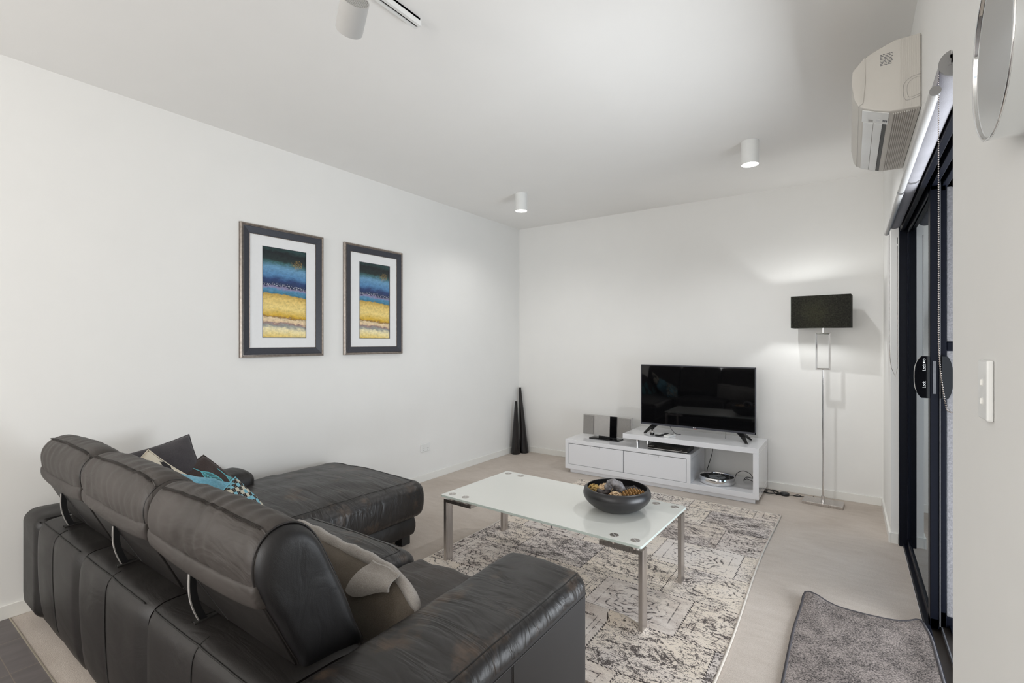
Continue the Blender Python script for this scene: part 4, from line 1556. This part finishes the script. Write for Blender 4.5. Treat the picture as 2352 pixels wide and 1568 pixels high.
vase(0.078, -0.195, 0.625, 0.054, 0.015, 0.0, 0.01, 'shorter of the two tall black tapered vases in the far corner')
vase(0.128, -0.085, 0.775, 0.054, 0.016, -0.085, 0.03, 'taller leaning black tapered vase behind the shorter one')

# ------------------------------------------------------------------ coffee table
TZ = 0.398
ct = thing('coffee_table', 'low white glass coffee table on flat brushed steel legs', 'coffee table', (1.94, -2.47, 0))
TA = math.radians(-1.6)
TM = Matrix.Translation((1.943, -2.470, 0)) @ Matrix.Rotation(TA, 4, 'Z')
hx, hy = 0.627, 0.332


def tobj(name, b, m, par=ct, **k):
    bmesh.ops.transform(b, matrix=TM, verts=b.verts)
    return obj(name, b, m, par, **k)


b = new()
cr = 0.012
pts = []
for sx, sy_, a0 in ((1, -1, -PI / 2), (1, 1, 0), (-1, 1, PI / 2), (-1, -1, PI)):
    for k in range(5):
        a = a0 + PI / 2 * k / 4
        pts.append((sx * (hx - cr) + cr * math.cos(a), sy_ * (hy - cr) + cr * math.sin(a)))
lo_ = [b.verts.new((x, y, TZ)) for x, y in pts]
hi_ = [b.verts.new((x, y, TZ + 0.012)) for x, y in pts]
b.faces.new(lo_[::-1])
b.faces.new(hi_)
for k in range(len(pts)):
    f = b.faces.new((lo_[k], lo_[(k + 1) % len(pts)], hi_[(k + 1) % len(pts)], hi_[k]))
    f.material_index = 1
top = tobj('glass_top', b, [M['table_glass'], M['glass_edge']])
for sx in (-1, 1):
    for sy_ in (-1, 1):
        x1 = sx * (hx - 0.004)
        x0 = x1 - sx * 0.019
        xb = x1 - sx * 0.215
        y1 = sy_ * (hy - 0.022)
        y0 = y1 - sy_ * 0.058
        b = new()
        pr = [(x1, 0.009), (x1, 0.380), (xb, 0.380), (xb, 0.361), (x0, 0.361), (x0, 0.009)]
        extr(b, pr, min(y0, y1), max(y0, y1), 'Y')
        lg_ = tobj('leg', b, M['steel'])
        for dx in (0.045, 0.150):
            cx_, cy_ = x1 - sx * dx, (y0 + y1) / 2
            b = lathe(new(), [(0, TZ + 0.0122), (0.0215, TZ + 0.0122), (0.0215, TZ + 0.0135), (0, TZ + 0.0135)], (cx_, cy_, 0), 28)
            # two bright diagonal grooves
            tobj('fixing_disc', b, M['steel'], top)
            b = box(new(), cx_ - 0.0205, cx_ + 0.0205, cy_ - 0.0009, cy_ + 0.0009, TZ + 0.0133, TZ + 0.0139)
            bmesh.ops.rotate(b, cent=(cx_, cy_, TZ), matrix=Matrix.Rotation(-0.75, 3, 'Z'), verts=b.verts)
            tobj('disc_groove', b, M['print_white'], top)
            b = lathe(new(), [(0, 0.380), (0.019, 0.380), (0.019, TZ), (0, TZ)], (cx_, cy_, 0), 20)
            tobj('spacer', b, M['steel'], lg_)

# ------------------------------------------------------------------ bowl and its dried decorations
ZT = TZ + 0.0125
bc = (2.272, -2.408)
bw = thing('decorative_bowl', 'wide matt black bowl full of dried pods and balls on the glass table', 'bowl', (bc[0], bc[1], ZT))
pro = [(0, ZT + 0.004), (0.060, ZT + 0.004), (0.085, ZT), (0.105, ZT + 0.004), (0.145, ZT + 0.028), (0.172, ZT + 0.055), (0.183, ZT + 0.078), (0.181, ZT + 0.098),
       (0.174, ZT + 0.112), (0.165, ZT + 0.119), (0.160, ZT + 0.118), (0.166, ZT + 0.108), (0.172, ZT + 0.090), (0.172, ZT + 0.075), (0.160, ZT + 0.052),
       (0.130, ZT + 0.028), (0.09, ZT + 0.014), (0, ZT + 0.012)]
obj('bowl_body', lathe(new(), [(p.x, p.y) for p in smooth_path([(a, b_, 0) for a, b_ in pro], 3)], (bc[0], bc[1], 0), 80), M['bowl'], bw, smooth=True)


def blob(name, label, cat, c, r, m, sc_=(1, 1, 1), amp=0.12, fr=30, seed=0, rot=0.0, sub=4):
    b = new()
    r *= 1.12
    bmesh.ops.create_icosphere(b, subdivisions=sub, radius=1.0)
    for v in b.verts:
        d = v.co.normalized()
        k = 1 + amp * noise.noise(d * fr * 0.12 + Vector((seed, 0, 0)))
        v.co = Vector((d.x * r * sc_[0] * k, d.y * r * sc_[1] * k, d.z * r * sc_[2] * k))
    bmesh.ops.transform(b, matrix=Matrix.Translation(c) @ Matrix.Rotation(rot, 4, 'Z'), verts=b.verts)
    o = obj(name, b, m, smooth=True, base=(c[0], c[1], c[2] - r * sc_[2]))
    tag(o, label, cat, 'dried decorations in the bowl')
    return o


def wound_ball(name, label, c, r, m, seed):
    """rattan ball: many bands wound round a sphere, one mesh"""
    rr = random.Random(seed)
    r *= 1.12
    b = new()
    bmesh.ops.create_icosphere(b, subdivisions=2, radius=r * 0.86, matrix=Matrix.Translation(c))
    for k in range(16):
        ax_ = Vector((rr.uniform(-1, 1), rr.uniform(-1, 1), rr.uniform(-1, 1))).normalized()
        u = ax_.orthogonal().normalized()
        v = ax_.cross(u)
        off = rr.uniform(-0.35, 0.35) * r
        rad = math.sqrt(max(1e-6, (r * 0.95) ** 2 - off * off))
        tube(b, [Vector(c) + ax_ * off + (u * math.cos(a * PI / 14) + v * math.sin(a * PI / 14)) * rad for a in range(28)], 0.0028, 5, closed=True)
    o = obj(name, b, m, smooth=True, base=(c[0], c[1], c[2] - r))
    tag(o, label, 'decorative ball', 'dried decorations in the bowl')
    return o


Z1 = ZT + 0.068
wound_ball('rattan_ball', 'golden rattan ball at the far left side of the black bowl', (2.150, -2.440, Z1 + 0.016), 0.034, M['wick_gold'], 1)
blob('dried_seed_ball', 'grey-beige knobbly seed ball beside the golden rattan ball', 'decorative ball', (2.205, -2.415, Z1 + 0.015), 0.038, M['wick_cream'], amp=0.25, fr=60, seed=3)
blob('dried_brown_pod', 'dark brown split pod leaning on the big grey pod', 'dried pod', (2.225, -2.478, Z1 + 0.012), 0.033, M['pod_brown'], (1.3, 0.8, 0.9), 0.5, 14, 2, 0.6)
wound_ball('rattan_ball', 'cream rattan ball at the near rim of the black bowl', (2.300, -2.497, Z1 + 0.008), 0.038, M['wick_cream'], 5)
blob('dried_bark_ball', 'dark grey rough ball at the back of the black bowl', 'decorative ball', (2.345, -2.350, Z1 + 0.008), 0.036, M['pod_brown'], amp=0.5, fr=70, seed=8)
blob('dried_seed_ball', 'brown seed ball half hidden under the grey pod', 'decorative ball', (2.255, -2.370, Z1 - 0.004), 0.036, M['pod_brown'], amp=0.4, fr=50, seed=9)
# the big grey curled pod: two thick lips curling round an opening
gp = thing('curled_grey_pod', 'large curled grey dried pod on top in the middle of the bowl', 'dried pod', (2.275, -2.430, Z1), 'dried decorations in the bowl')
c = Vector((2.272, -2.432, Z1 + 0.040))
b = new()
pts, rr = [], []
for k in range(26):
    a = -0.6 + 5.0 * k / 25
    pts.append(c + Vector((0.040 * math.cos(a) + 0.004 * math.sin(3 * a), -0.012 * math.sin(a * 0.7), 0.040 * math.sin(a))))
    rr.append(0.012 + 0.010 * math.sin(PI * k / 25) + 0.003 * math.sin(k * 1.9))
tube(b, pts, rr, 12)
obj('pod_lip', b, M['pod_grey'], gp, smooth=True)
b = new()
pts, rr = [], []
for k in range(20):
    a = 2.6 + 4.2 * k / 19
    pts.append(c + Vector((0.016 + 0.022 * math.cos(a), -0.020, -0.014 + 0.024 * math.sin(a))))
    rr.append(0.007 + 0.006 * math.sin(PI * k / 19))
tube(b, pts, rr, 10)
obj('pod_curl', b, M['pod_brown'], gp, smooth=True)
# pine cone lying along the right of the bowl
pc = thing('pine_cone', 'golden brown pine cone along the right side of the black bowl', 'pine cone', (2.36, -2.44, Z1 - 0.02), 'dried decorations in the bowl')
A0, A1 = Vector((2.320, -2.475, Z1 + 0.018)), Vector((2.412, -2.395, Z1 + 0.030))
dn = (A1 - A0).normalized()
u_ = dn.orthogonal().normalized()
v_ = dn.cross(u_)
b = new()
for k in range(9):
    s = k / 8
    rad = 0.014 + 0.026 * math.sin(PI * (0.12 + 0.80 * s))
    n_s = 9
    for i in range(n_s):
        a = 2 * PI * (i + 0.5 * (k % 2)) / n_s
        rd = u_ * math.cos(a) + v_ * math.sin(a)
        tg = dn.cross(rd)
        base_ = A0.lerp(A1, s)
        p0 = base_ + rd * 0.006
        tip = base_ + rd * rad + dn * 0.006
        wv = rad * 0.36
        th_ = dn * 0.0016
        q_ = [p0 - tg * 0.002, p0 + tg * 0.002, tip + tg * wv * 0.75 - rd * 0.003, tip + rd * 0.001, tip - tg * wv * 0.75 - rd * 0.003]
        lo2 = [b.verts.new(v - th_) for v in q_]
        hi2 = [b.verts.new(v + th_) for v in q_]
        b.faces.new(lo2[::-1])
        b.faces.new(hi2)
        for j in range(5):
            b.faces.new((lo2[j], lo2[(j + 1) % 5], hi2[(j + 1) % 5], hi2[j]))
obj('cone_scales', b, M['cone'], pc)
obj('cone_core', tube(new(), [A0, A0.lerp(A1, 0.5), A1], [0.010, 0.016, 0.008], 10), M['pod_brown'], pc, smooth=True)

# ------------------------------------------------------------------ sofa
sf = thing('corner_sofa', 'dark brown leather corner sofa with chaise and three raised tilting headrests', 'sofa', (1.3, -3.9, 0))
YBK = -4.368


def nz(p, s, a):
    return a * noise.noise(Vector((p.x * s, p.y * s, p.z * s)))


# seat base
b = new()
box(b, 0.10, 2.56, -4.33, -3.52, 0.055, 0.25, 0.01)
obj('seat_base', b, M['vinyl'], sf)


def cush_fn(lo, hi, crown, wr=0.004, s=9, drop=0.0):
    def fn(p):
        u = (p.x - lo[0]) / (hi[0] - lo[0]) * 2 - 1
        v = (p.y - lo[1]) / (hi[1] - lo[1]) * 2 - 1
        t = max(0, (p.z - lo[2]) / (hi[2] - lo[2]))
        q_ = p.copy()
        q_.z += t * (crown * (1 - min(1, u * u)) * (1 - min(1, v * v) * 0.8) + nz(p, s, wr) + nz(p, 2.5 * s, wr * 0.35) - drop * max(0, v) ** 2)
        mid = math.sin(PI * min(1, t))
        q_.y += 0.012 * mid * (1 if v > 0.5 else 0)
        q_.x += 0.012 * mid * (1 if u > 0.9 else 0)
        return q_
    return fn


# chaise
lo, hi = (0.075, -4.08, 0.185), (1.035, -2.645, 0.415)
chf = obj('chaise_cushion', rbox(new(), lo, hi, 0.055, (26, 36, 5), cush_fn(lo, hi, 0.050, 0.008, 7)), M['leather_worn'], sf, smooth=True)
lo, hi = (0.085, -3.6, 0.060), (0.975, -2.680, 0.192)
obj('chaise_base', rbox(new(), lo, hi, 0.022, (8, 8, 3), cush_fn(lo, hi, 0.0, 0.003)), M['leather'], sf, smooth=True)
for x, y in ((0.915, -2.735), (0.13, -2.735)):
    obj('foot', bx(x - 0.035, x + 0.035, y - 0.03, y + 0.04, 0, 0.064, 0.004), M['foot'], sf)
obj('foot', bx(0.15, 0.22, -4.31, -4.25, 0, 0.064, 0.004), M['foot'], sf)
obj('foot', bx(2.40, 2.47, -4.31, -4.25, 0, 0.064, 0.004), M['foot'], sf)
obj('foot', bx(2.40, 2.47, -3.56, -3.50, 0, 0.064, 0.004), M['foot'], sf)
# stitched seams on the chaise: front top edge and one across
sp_ = [(0.08 + (1.015 - 0.08) * k / 24, -2.668, 0) for k in range(25)]


def on_top(x, y, lo, hi, crown):
    u = (x - lo[0]) / (hi[0] - lo[0]) * 2 - 1
    v = (y - lo[1]) / (hi[1] - lo[1]) * 2 - 1
    return hi[2] + crown * (1 - min(1, u * u)) * (1 - min(1, v * v) * 0.8)


CL, CH = (0.075, -4.08, 0.185), (1.035, -2.645, 0.415)
CF = cush_fn(CL, CH, 0.050, 0.008, 7)
b = tube(new(), [CF(Vector((x, -2.705, CH[2]))) for x in [0.14 + 0.84 * k / 60 for k in range(61)]], 0.0018, 6)
tube(b, [CF(Vector((0.978, y, CH[2]))) for y in [-2.705 - 1.2 * k / 80 for k in range(81)]], 0.0018, 6)
obj('seam', b, M['stitch'], chf, smooth=True)

# two seats
lo, hi = (1.045, -4.08, 0.16), (1.795, -3.455, 0.432)
s1 = obj('seat_cushion', rbox(new(), lo, hi, 0.045, (24, 20, 5), cush_fn(lo, hi, 0.028, 0.006, 8)), M['leather_worn'], sf, smooth=True)
SF = cush_fn(lo, hi, 0.028, 0.006, 8)
b = tube(new(), [SF(Vector((1.748, y, hi[2]))) for y in [-3.503 - 0.5 * k / 30 for k in range(31)]], 0.0018, 6)
tube(b, [SF(Vector((x, -3.503, hi[2]))) for x in [1.09 + 0.658 * k / 40 for k in range(41)]], 0.0018, 6)
obj('seam', b, M['stitch'], s1, smooth=True)
lo, hi = (1.805, -4.08, 0.16), (2.262, -3.445, 0.412)
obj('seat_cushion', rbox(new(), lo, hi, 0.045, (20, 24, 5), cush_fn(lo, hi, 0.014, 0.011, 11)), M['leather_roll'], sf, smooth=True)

# backrest modules: one pillowed panel between each pair of seams
PROF = [(-4.330, 0.058), (-4.352, 0.12), (-4.363, 0.22), (-4.368, 0.33), (-4.368, 0.43), (-4.364, 0.485), (-4.352, 0.512), (-4.330, 0.526),
        (-4.29, 0.531), (-4.23, 0.531), (-4.15, 0.528), (-4.08, 0.50), (-4.06, 0.40)]
PR = smooth_path([(0, a, b_) for a, b_ in PROF], 4)


def back_module(xs, name='backrest'):
    b = new()
    cols = []
    for a, c_ in zip(xs, xs[1:]):
        n = 10
        for k in range(n + (1 if c_ == xs[-1] else 0)):
            cols.append((a + (c_ - a) * k / n, math.sin(PI * k / n) ** 0.5))
    rings = []
    for i, (x, puff) in enumerate(cols):
        end = 0.012 if i in (0, len(cols) - 1) else 0.0
        ring = []
        for p in PR:
            # outward normal, roughly away from the module's middle
            c0 = Vector((0, -4.15, 0.30))
            d = Vector((0, p.y, p.z)) - c0
            d = Vector((0, d.y, d.z * 0.7)).normalized()
            o_ = 0.007 * puff - end
            q_ = Vector((x, p.y, p.z)) + d * o_
            q_.y += 0.0018 * noise.noise(Vector((x * 11, p.z * 5, 1.0))) * (1 if p.z < 0.5 else 0)
            q_.z += 0.003 * noise.noise(Vector((x * 14, p.y * 9, 4.0))) * (1 if p.z > 0.5 else 0)
            ring.append(b.verts.new(q_))
        rings.append(ring)
    for A, B in zip(rings, rings[1:]):
        for k in range(len(A) - 1):
            b.faces.new((A[k], A[k + 1], B[k + 1], B[k]))
    for ring in (rings[0], rings[-1]):
        cc = b.verts.new((ring[0].co.x, -4.15, 0.25))
        for k in range(len(ring) - 1):
            b.faces.new((ring[k], ring[k + 1], cc))
    edge_pts = [[ring[k].co + Vector((0, -0.0020, 0.0026)) for ring in rings[1:-1]] for k in range(len(PR))]
    o = obj(name, b, M['leather'], sf, smooth=True, auto=60)
    # seams
    s = new()
    for x in xs[1:-1]:
        tube(s, [(x, p.y - 0.0008, p.z) for p in PR[2:30]], 0.0022, 6)
    kk = min(range(len(PR)), key=lambda i: (PR[i].y + 4.350) ** 2 + (PR[i].z - 0.515) ** 2)
    tube(s, edge_pts[kk], 0.0024, 6)
    obj('seam', s, M['stitch'], o, smooth=True)
    return o


back_module([0.352, 0.600, 0.925])
back_module([0.937, 1.235, 1.575])
back_module([1.583, 1.900, 2.252])

# arms


def arm(x0, x1, y0, y1, z1, m, crown=0.014, side_seam=False):
    lo, hi = (x0, y0, 0.060), (x1, y1, z1)

    def fn(p):
        u = (p.x - x0) / (x1 - x0) * 2 - 1
        v = (p.y - y0) / (y1 - y0) * 2 - 1
        t = max(0, (p.z - 0.35) / (z1 - 0.35))
        q_ = p.copy()
        q_.z += t * (crown * (1 - min(1, u * u)) + nz(p, 12, 0.004) * 1.0)
        if p.z < 0.12:
            q_.x += (0.12 - p.z) * 0.12 * (-1 if u > 0 else 1)
            q_.y += (0.12 - p.z) * 0.16 * (-1 if v > 0 else 1)
        return q_
    return rbox(new(), lo, hi, 0.048, (12, 36, 10), fn)


al = obj('armrest', arm(0.070, 0.342, -4.372, -3.385, 0.526, None), M['leather'], sf, smooth=True)
b = tube(new(), [(0.325, y, 0.523 + 0.002) for y in [-4.34 + 0.2 * k / 10 for k in range(11)]], 0.0025, 6)
tube(b, [(0.125 + 0.205 * k / 10, -4.3545, 0.512) for k in range(11)], 0.0024, 6)
obj('seam', b, M['stitch'], al, smooth=True)
# right arm: padded top over a smooth vinyl side
ar = obj('armrest', arm(2.262, 2.603, -4.372, -3.430, 0.545, None, 0.016), M['leather_worn'], sf, smooth=True)
ar.data.materials.append(M['vinyl'])
for f_ in ar.data.polygons:
    if f_.center.z < 0.484 and f_.normal.z < 0.5:
        f_.material_index = 1
sp_ = [(2.6035, -4.33 + 0.845 * k / 30, 0.484) for k in range(31)] + [(2.599, -3.458, 0.484), (2.585, -3.438, 0.484), (2.56, -3.4295, 0.484), (2.30, -3.4295, 0.484)]
b = tube(new(), sp_, 0.0026, 6)
tube(b, [(2.6035, -3.888, 0.10 + 0.384 * k / 10) for k in range(11)], 0.0018, 6)
tube(b, [(2.6035, -3.894, 0.10 + 0.384 * k / 10) for k in range(11)], 0.0014, 6)
obj('seam', b, M['piping'], ar, smooth=True)
b = tube(new(), [(2.572, -4.30 + 0.84 * k / 30, 0.5485 + nz(Vector((2.57, -4.30 + 0.84 * k / 30, 0.54)), 12, 0.004)) for k in range(31)], 0.0016, 5)
obj('stitch_line', b, M['stitch'], ar, smooth=True)

# headrests
HP = [(-4.055, 0.485), (-4.085, 0.565), (-4.120, 0.66), (-4.165, 0.765), (-4.205, 0.845), (-4.245, 0.888), (-4.290, 0.902), (-4.332, 0.892),
      (-4.360, 0.862), (-4.371, 0.820), (-4.366, 0.772), (-4.350, 0.728), (-4.322, 0.672), (-4.288, 0.60), (-4.258, 0.54), (-4.235, 0.498), (-4.13, 0.480)]
HPS = [(p.x, p.y) for p in smooth_path([(a, b_, 0) for a, b_ in HP], 4, closed=True)]
# rear band under the roll and board behind
BAND = [(-4.300, 0.756), (-4.358, 0.768), (-4.368, 0.752), (-4.364, 0.724), (-4.348, 0.706), (-4.300, 0.700)]
BOARD = [(-4.250, 0.720), (-4.340, 0.706), (-4.326, 0.672), (-4.292, 0.60), (-4.261, 0.536), (-4.200, 0.532), (-4.200, 0.60)]


INS = 0.036


def headrest(x0, x1, dz, br_x):
    def fn(p):
        q_ = p.copy()
        s = (p.x - x0) / (x1 - x0)
        bulge = max(0.0, math.sin(PI * s))
        t = max(0, min(1, (p.z - 0.55) / 0.3))
        q_.z += (dz + 0.014 * bulge ** 0.6 - 0.006) * t + nz(p, 10, 0.003) * t
        # ribs of creased leather across the roll
        k = 0.0022 * math.sin(p.x * 95 + 6 * noise.noise(Vector((p.x * 3, p.y * 8, p.z * 8)))) * t
        d = Vector((0, p.y + 4.27, p.z - 0.78))
        if d.length > 0.05:
            q_ += d.normalized() * (k * (0.5 + noise.noise(Vector((p.x * 7, p.y * 5, 3.0)))) + nz(p, 16, 0.0035) * t)
        return q_
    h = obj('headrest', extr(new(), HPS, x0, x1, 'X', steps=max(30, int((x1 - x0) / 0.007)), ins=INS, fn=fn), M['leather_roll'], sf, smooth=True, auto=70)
    # piping round both ends, stitched seam along the top of the roll
    for xe, nm_ in ((x0 + 0.012, 'piping'), (x1 - 0.012, 'piping')):
        cxm, cym = sum(p[0] for p in HPS) / len(HPS), sum(p[1] for p in HPS) / len(HPS)
        pp = []
        for q_ in HPS:
            v = fn(Vector((xe, q_[0], q_[1])))
            dd = Vector((0, q_[0] - cxm, q_[1] - cym))
            pp.append(v - dd.normalized() * 0.0115)
        obj(nm_, tube(new(), pp, 0.0026, 6, closed=True), M['leather'], h, smooth=True)
    def edge_in(x):
        d = min(x - x0, x1 - x)
        return 0.0 if d >= INS else INS * (1 - math.sqrt(max(0.0, 1 - (1 - d / INS) ** 2)))

    seam = [fn(Vector((x0 + 0.012 + (x1 - x0 - 0.024) * k / 60, -4.333, 0.8925))) - Vector((0, 0, edge_in(x0 + 0.012 + (x1 - x0 - 0.024) * k / 60))) for k in range(61)]
    b = tube(new(), seam, 0.0022, 6)
    for k in range(0, 120):
        f = k / 119
        p = fn(Vector((x0 + 0.034 + (x1 - x0 - 0.068) * f, -4.333, 0.8935)))
        box(b, p.x - 0.0007, p.x + 0.0007, p.y - 0.006, p.y + 0.004, p.z - 0.002, p.z + 0.0022)
    obj('seam', b, M['leather_roll'], h, smooth=False)
    bandp = [(p.x, p.y) for p in smooth_path([(a, b_, 0) for a, b_ in BAND], 3, closed=True)]

    def bf(p):
        s = (p.x - x0) / (x1 - x0)
        q_ = p.copy()
        q_.z += dz - 0.008 * math.sin(PI * s) + 0.010 * abs(2 * s - 1) ** 4
        return q_
    obj('rear_band', extr(new(), bandp, x0 + 0.006, x1 - 0.006, 'X', steps=24, ins=0.012, fn=bf), M['leather_roll'], h, smooth=True, auto=70)
    obj('rear_board', extr(new(), BOARD, x0 + 0.012, x1 - 0.012, 'X', steps=2, ins=0.004), M['leather'], h, smooth=True, auto=30)
    b = new()
    for xx in (x0 + 0.33 * (x1 - x0),):
        tube(b, [(xx + 0.02, -4.3265, 0.672), (xx + 0.05, -4.2905, 0.597), (xx + 0.075, -4.2615, 0.538)], 0.0022, 6)
    obj('seam', b, M['stitch'], h)
    # curved chrome-edged hinge arm rising from a slot in the shelf
    arc_o, arc_i = [], []
    for k in range(13):
        s = k / 12
        z = 0.522 + 0.156 * s
        y = -4.304 - 0.012 * math.sin(PI * s) - 0.030 * s
        arc_o.append((y, z))
        arc_i.append((y + 0.022 - 0.004 * s, z))
    b = extr(new(), arc_o + arc_i[::-1], br_x, br_x + 0.006, 'X')
    arm_ = obj('hinge_arm', b, M['black_plastic'], h)
    b = extr(new(), arc_o + [(y + 0.003, z) for y, z in arc_o[::-1]], br_x - 0.0012, br_x + 0.0066, 'X', fn=lambda p: p + Vector((0, -0.0016, 0)))
    obj('hinge_edge', b, M['silver_plastic'], h, label='bright chrome edge')
    b = new()
    for dx in (-0.007, 0.013):
        tube(b, [(br_x + dx, -4.325, 0.5335), (br_x + dx, -4.29, 0.5365), (br_x + dx, -4.24, 0.5365)], 0.0028, 6)
    box(b, br_x - 0.006, br_x + 0.012, -4.322, -4.24, 0.530, 0.5365)
    obj('slot_piping', b, M['stitch'], h)
    return h


headrest(0.385, 0.945, 0.006, 0.553)
headrest(0.960, 1.575, 0.004, 1.190)
h3 = headrest(1.590, 2.222, -0.004, 1.800)
# dark side panel closing the exposed end of the third headrest
cxm, cym = sum(p[0] for p in HPS) / len(HPS), sum(p[1] for p in HPS) / len(HPS)
b = new()
rings = []
for f in (0.945, 0.93, 0.90, 0.86, 0.80, 0.72, 0.62, 0.52, 0.42, 0.32, 0.22, 0.12, 0.04):
    xx = 2.238 - 0.031 * (f / 0.945) ** 14
    rings.append([b.verts.new((xx + 0.0035 * f * noise.noise(Vector((0.3, (cxm + (p[0] - cxm) * f) * 10, (cym + (p[1] - cym) * f) * 10))), cxm + (p[0] - cxm) * f, cym + (p[1] - cym) * f - 0.001)) for p in HPS])
for A, B in zip(rings, rings[1:]):
    for k in range(len(A)):
        b.faces.new((A[k], A[(k + 1) % len(A)], B[(k + 1) % len(A)], B[k]))
b.faces.new(rings[-1])
obj('end_panel', b, M['leather_side'], h3, smooth=True, label='smooth black leather end panel')
pp = [(2.209, cxm + (p[0] - cxm) * 0.953, cym + (p[1] - cym) * 0.953) for p in HPS]
obj('piping', tube(new(), pp, 0.0028, 6, closed=True), M['piping'], h3, smooth=True)

# ------------------------------------------------------------------ scatter cushions
CG = 'scatter cushions on the chaise end'
Fd = 'scatter_cushion'
cushion(Fd, 'charcoal velvet cushion standing tallest against the left arm and wall', (0.405, -3.925, 0.620), (0.03, -0.97, -0.14), (-0.62, -0.08, 0.80), 0.44, 0.40, 0.17,
        [M['charcoal_cloth'], M['charcoal_cloth']], 1, CG, pinch=0.10)
cushion(Fd, 'brown cushion embroidered with teal leaves leaning on the left arm', (0.560, -3.728, 0.465), (0.30, 0.52, -0.66), (-0.50, 0.55, 0.50), 0.44, 0.38, 0.10,
        [M['leaf'], M['leaf']], 2, CG, pinch=-0.05)
cushion(Fd, 'light blue denim cushion in front of the leaf cushion', (0.785, -3.875, 0.552), (0.12, 0.90, -0.38), (-0.60, -0.10, 0.70), 0.29, 0.29, 0.13,
        [M['blue_cloth'], M['blue_cloth']], 3, CG, pinch=0.02, wr=0.022)
cushion(Fd, 'small blue, cream and black checked cushion nearest the chaise seat', (0.930, -3.775, 0.505), (0.25, 0.55, -0.80), (-0.45, 0.66, 0.50), 0.27, 0.24, 0.10,
        [M['check'], M['check']], 4, CG, pinch=0.0)
cushion(Fd, 'cream and black patterned cushion between the headrest and charcoal cushion', (0.620, -4.035, 0.625), (0.45, 0.62, -0.62), (-0.25, 0.70, 0.62), 0.28, 0.30, 0.10,
        [M['zebra'], M['zebra']], 5, CG, pinch=0.06)

# grey cushion standing on the right seat, its top flange folded over at one place
GW, GH, GT = 0.68, 0.27, 0.15
gc, GM = cushion(Fd, 'grey marl cushion with a folded flange propped beside the right armrest', (1.930, -3.915, 0.492), (0.992, 0.03, -0.085), (0.03, 0.10, 0.99), GW, GH, GT,
                 [M['grey_back'], M['grey_cloth']], 6, None, pinch=0.03, piping=M['grey_cloth'], drp=0.085)


def g_surf(x, y, off, side=1):
    u, v = max(-1, min(1, x / (GW / 2))), max(-1, min(1, y / (GH / 2)))
    return GM @ Vector((x, y, side * (GT / 2 * (max(0.0, (1 - u * u) * (1 - v * v)) ** 0.42) + off)))


# flange: a thick soft lip along the top edge
b = new()
rows = []
n = 40
for i in range(n + 1):
    u = -0.96 + 1.93 * i / n
    x = u * GW / 2
    yt = GH / 2 * (1 - 0.03 * (1 - u * u)) - droop(u, 1, 0.085)
    wv = 0.004 * math.sin(u * 9) + 0.003 * math.sin(u * 23 + 1)
    prof = [(-0.016, 0.012), (0.004, 0.014), (0.018, 0.006), (0.020, -0.010), (0.006, -0.022), (-0.016, -0.030)]
    k_ = min(1, (1 - abs(u)) * 9 + 0.25)
    rows.append([b.verts.new(GM @ Vector((x, yt + dy * k_ + wv, dz_ * k_ + wv * 0.5))) for dy, dz_ in prof])
for A, B in zip(rows, rows[1:]):
    for k in range(len(A)):
        b.faces.new((A[k], A[(k + 1) % len(A)], B[(k + 1) % len(A)], B[k]))
b.faces.new(rows[0])
b.faces.new(rows[-1])
obj('flange', b, M['grey_cloth'], gc, smooth=True)
# folded flap lying down the back
b = new()
NU, NV = 12, 10
grid = {}
for side in (0, 1):
    for i in range(NU + 1):
        for j in range(NV + 1):
            fu, fv = i / NU, j / NV
            depth = 0.085 - 0.030 * fu + 0.012 * math.sin(fu * 5)
            x = 0.125 + 0.125 * fu - 0.030 * fv + 0.030 * fu * fv
            y = GH / 2 + 0.010 - depth * fv
            off = 0.010 + 0.010 * math.sin(PI * fv) + 0.004 * math.sin(fu * 9)
            grid[side, i, j] = b.verts.new(g_surf(x, y, off + 0.007 * side))
for side in (0, 1):
    for i in range(NU):
        for j in range(NV):
            b.faces.new([grid[side, a_, b_] for a_, b_ in ((i, j), (i + 1, j), (i + 1, j + 1), (i, j + 1))])
ring = [(i, 0) for i in range(NU)] + [(NU, j) for j in range(NV)] + [(i, NV) for i in range(NU, 0, -1)] + [(0, j) for j in range(NV, 0, -1)]
for a_, b_ in zip(ring, ring[1:] + ring[:1]):
    b.faces.new((grid[0, a_[0], a_[1]], grid[0, b_[0], b_[1]], grid[1, b_[0], b_[1]], grid[1, a_[0], a_[1]]))
obj('folded_flap', b, M['grey_cloth'], gc, smooth=True, auto=60)
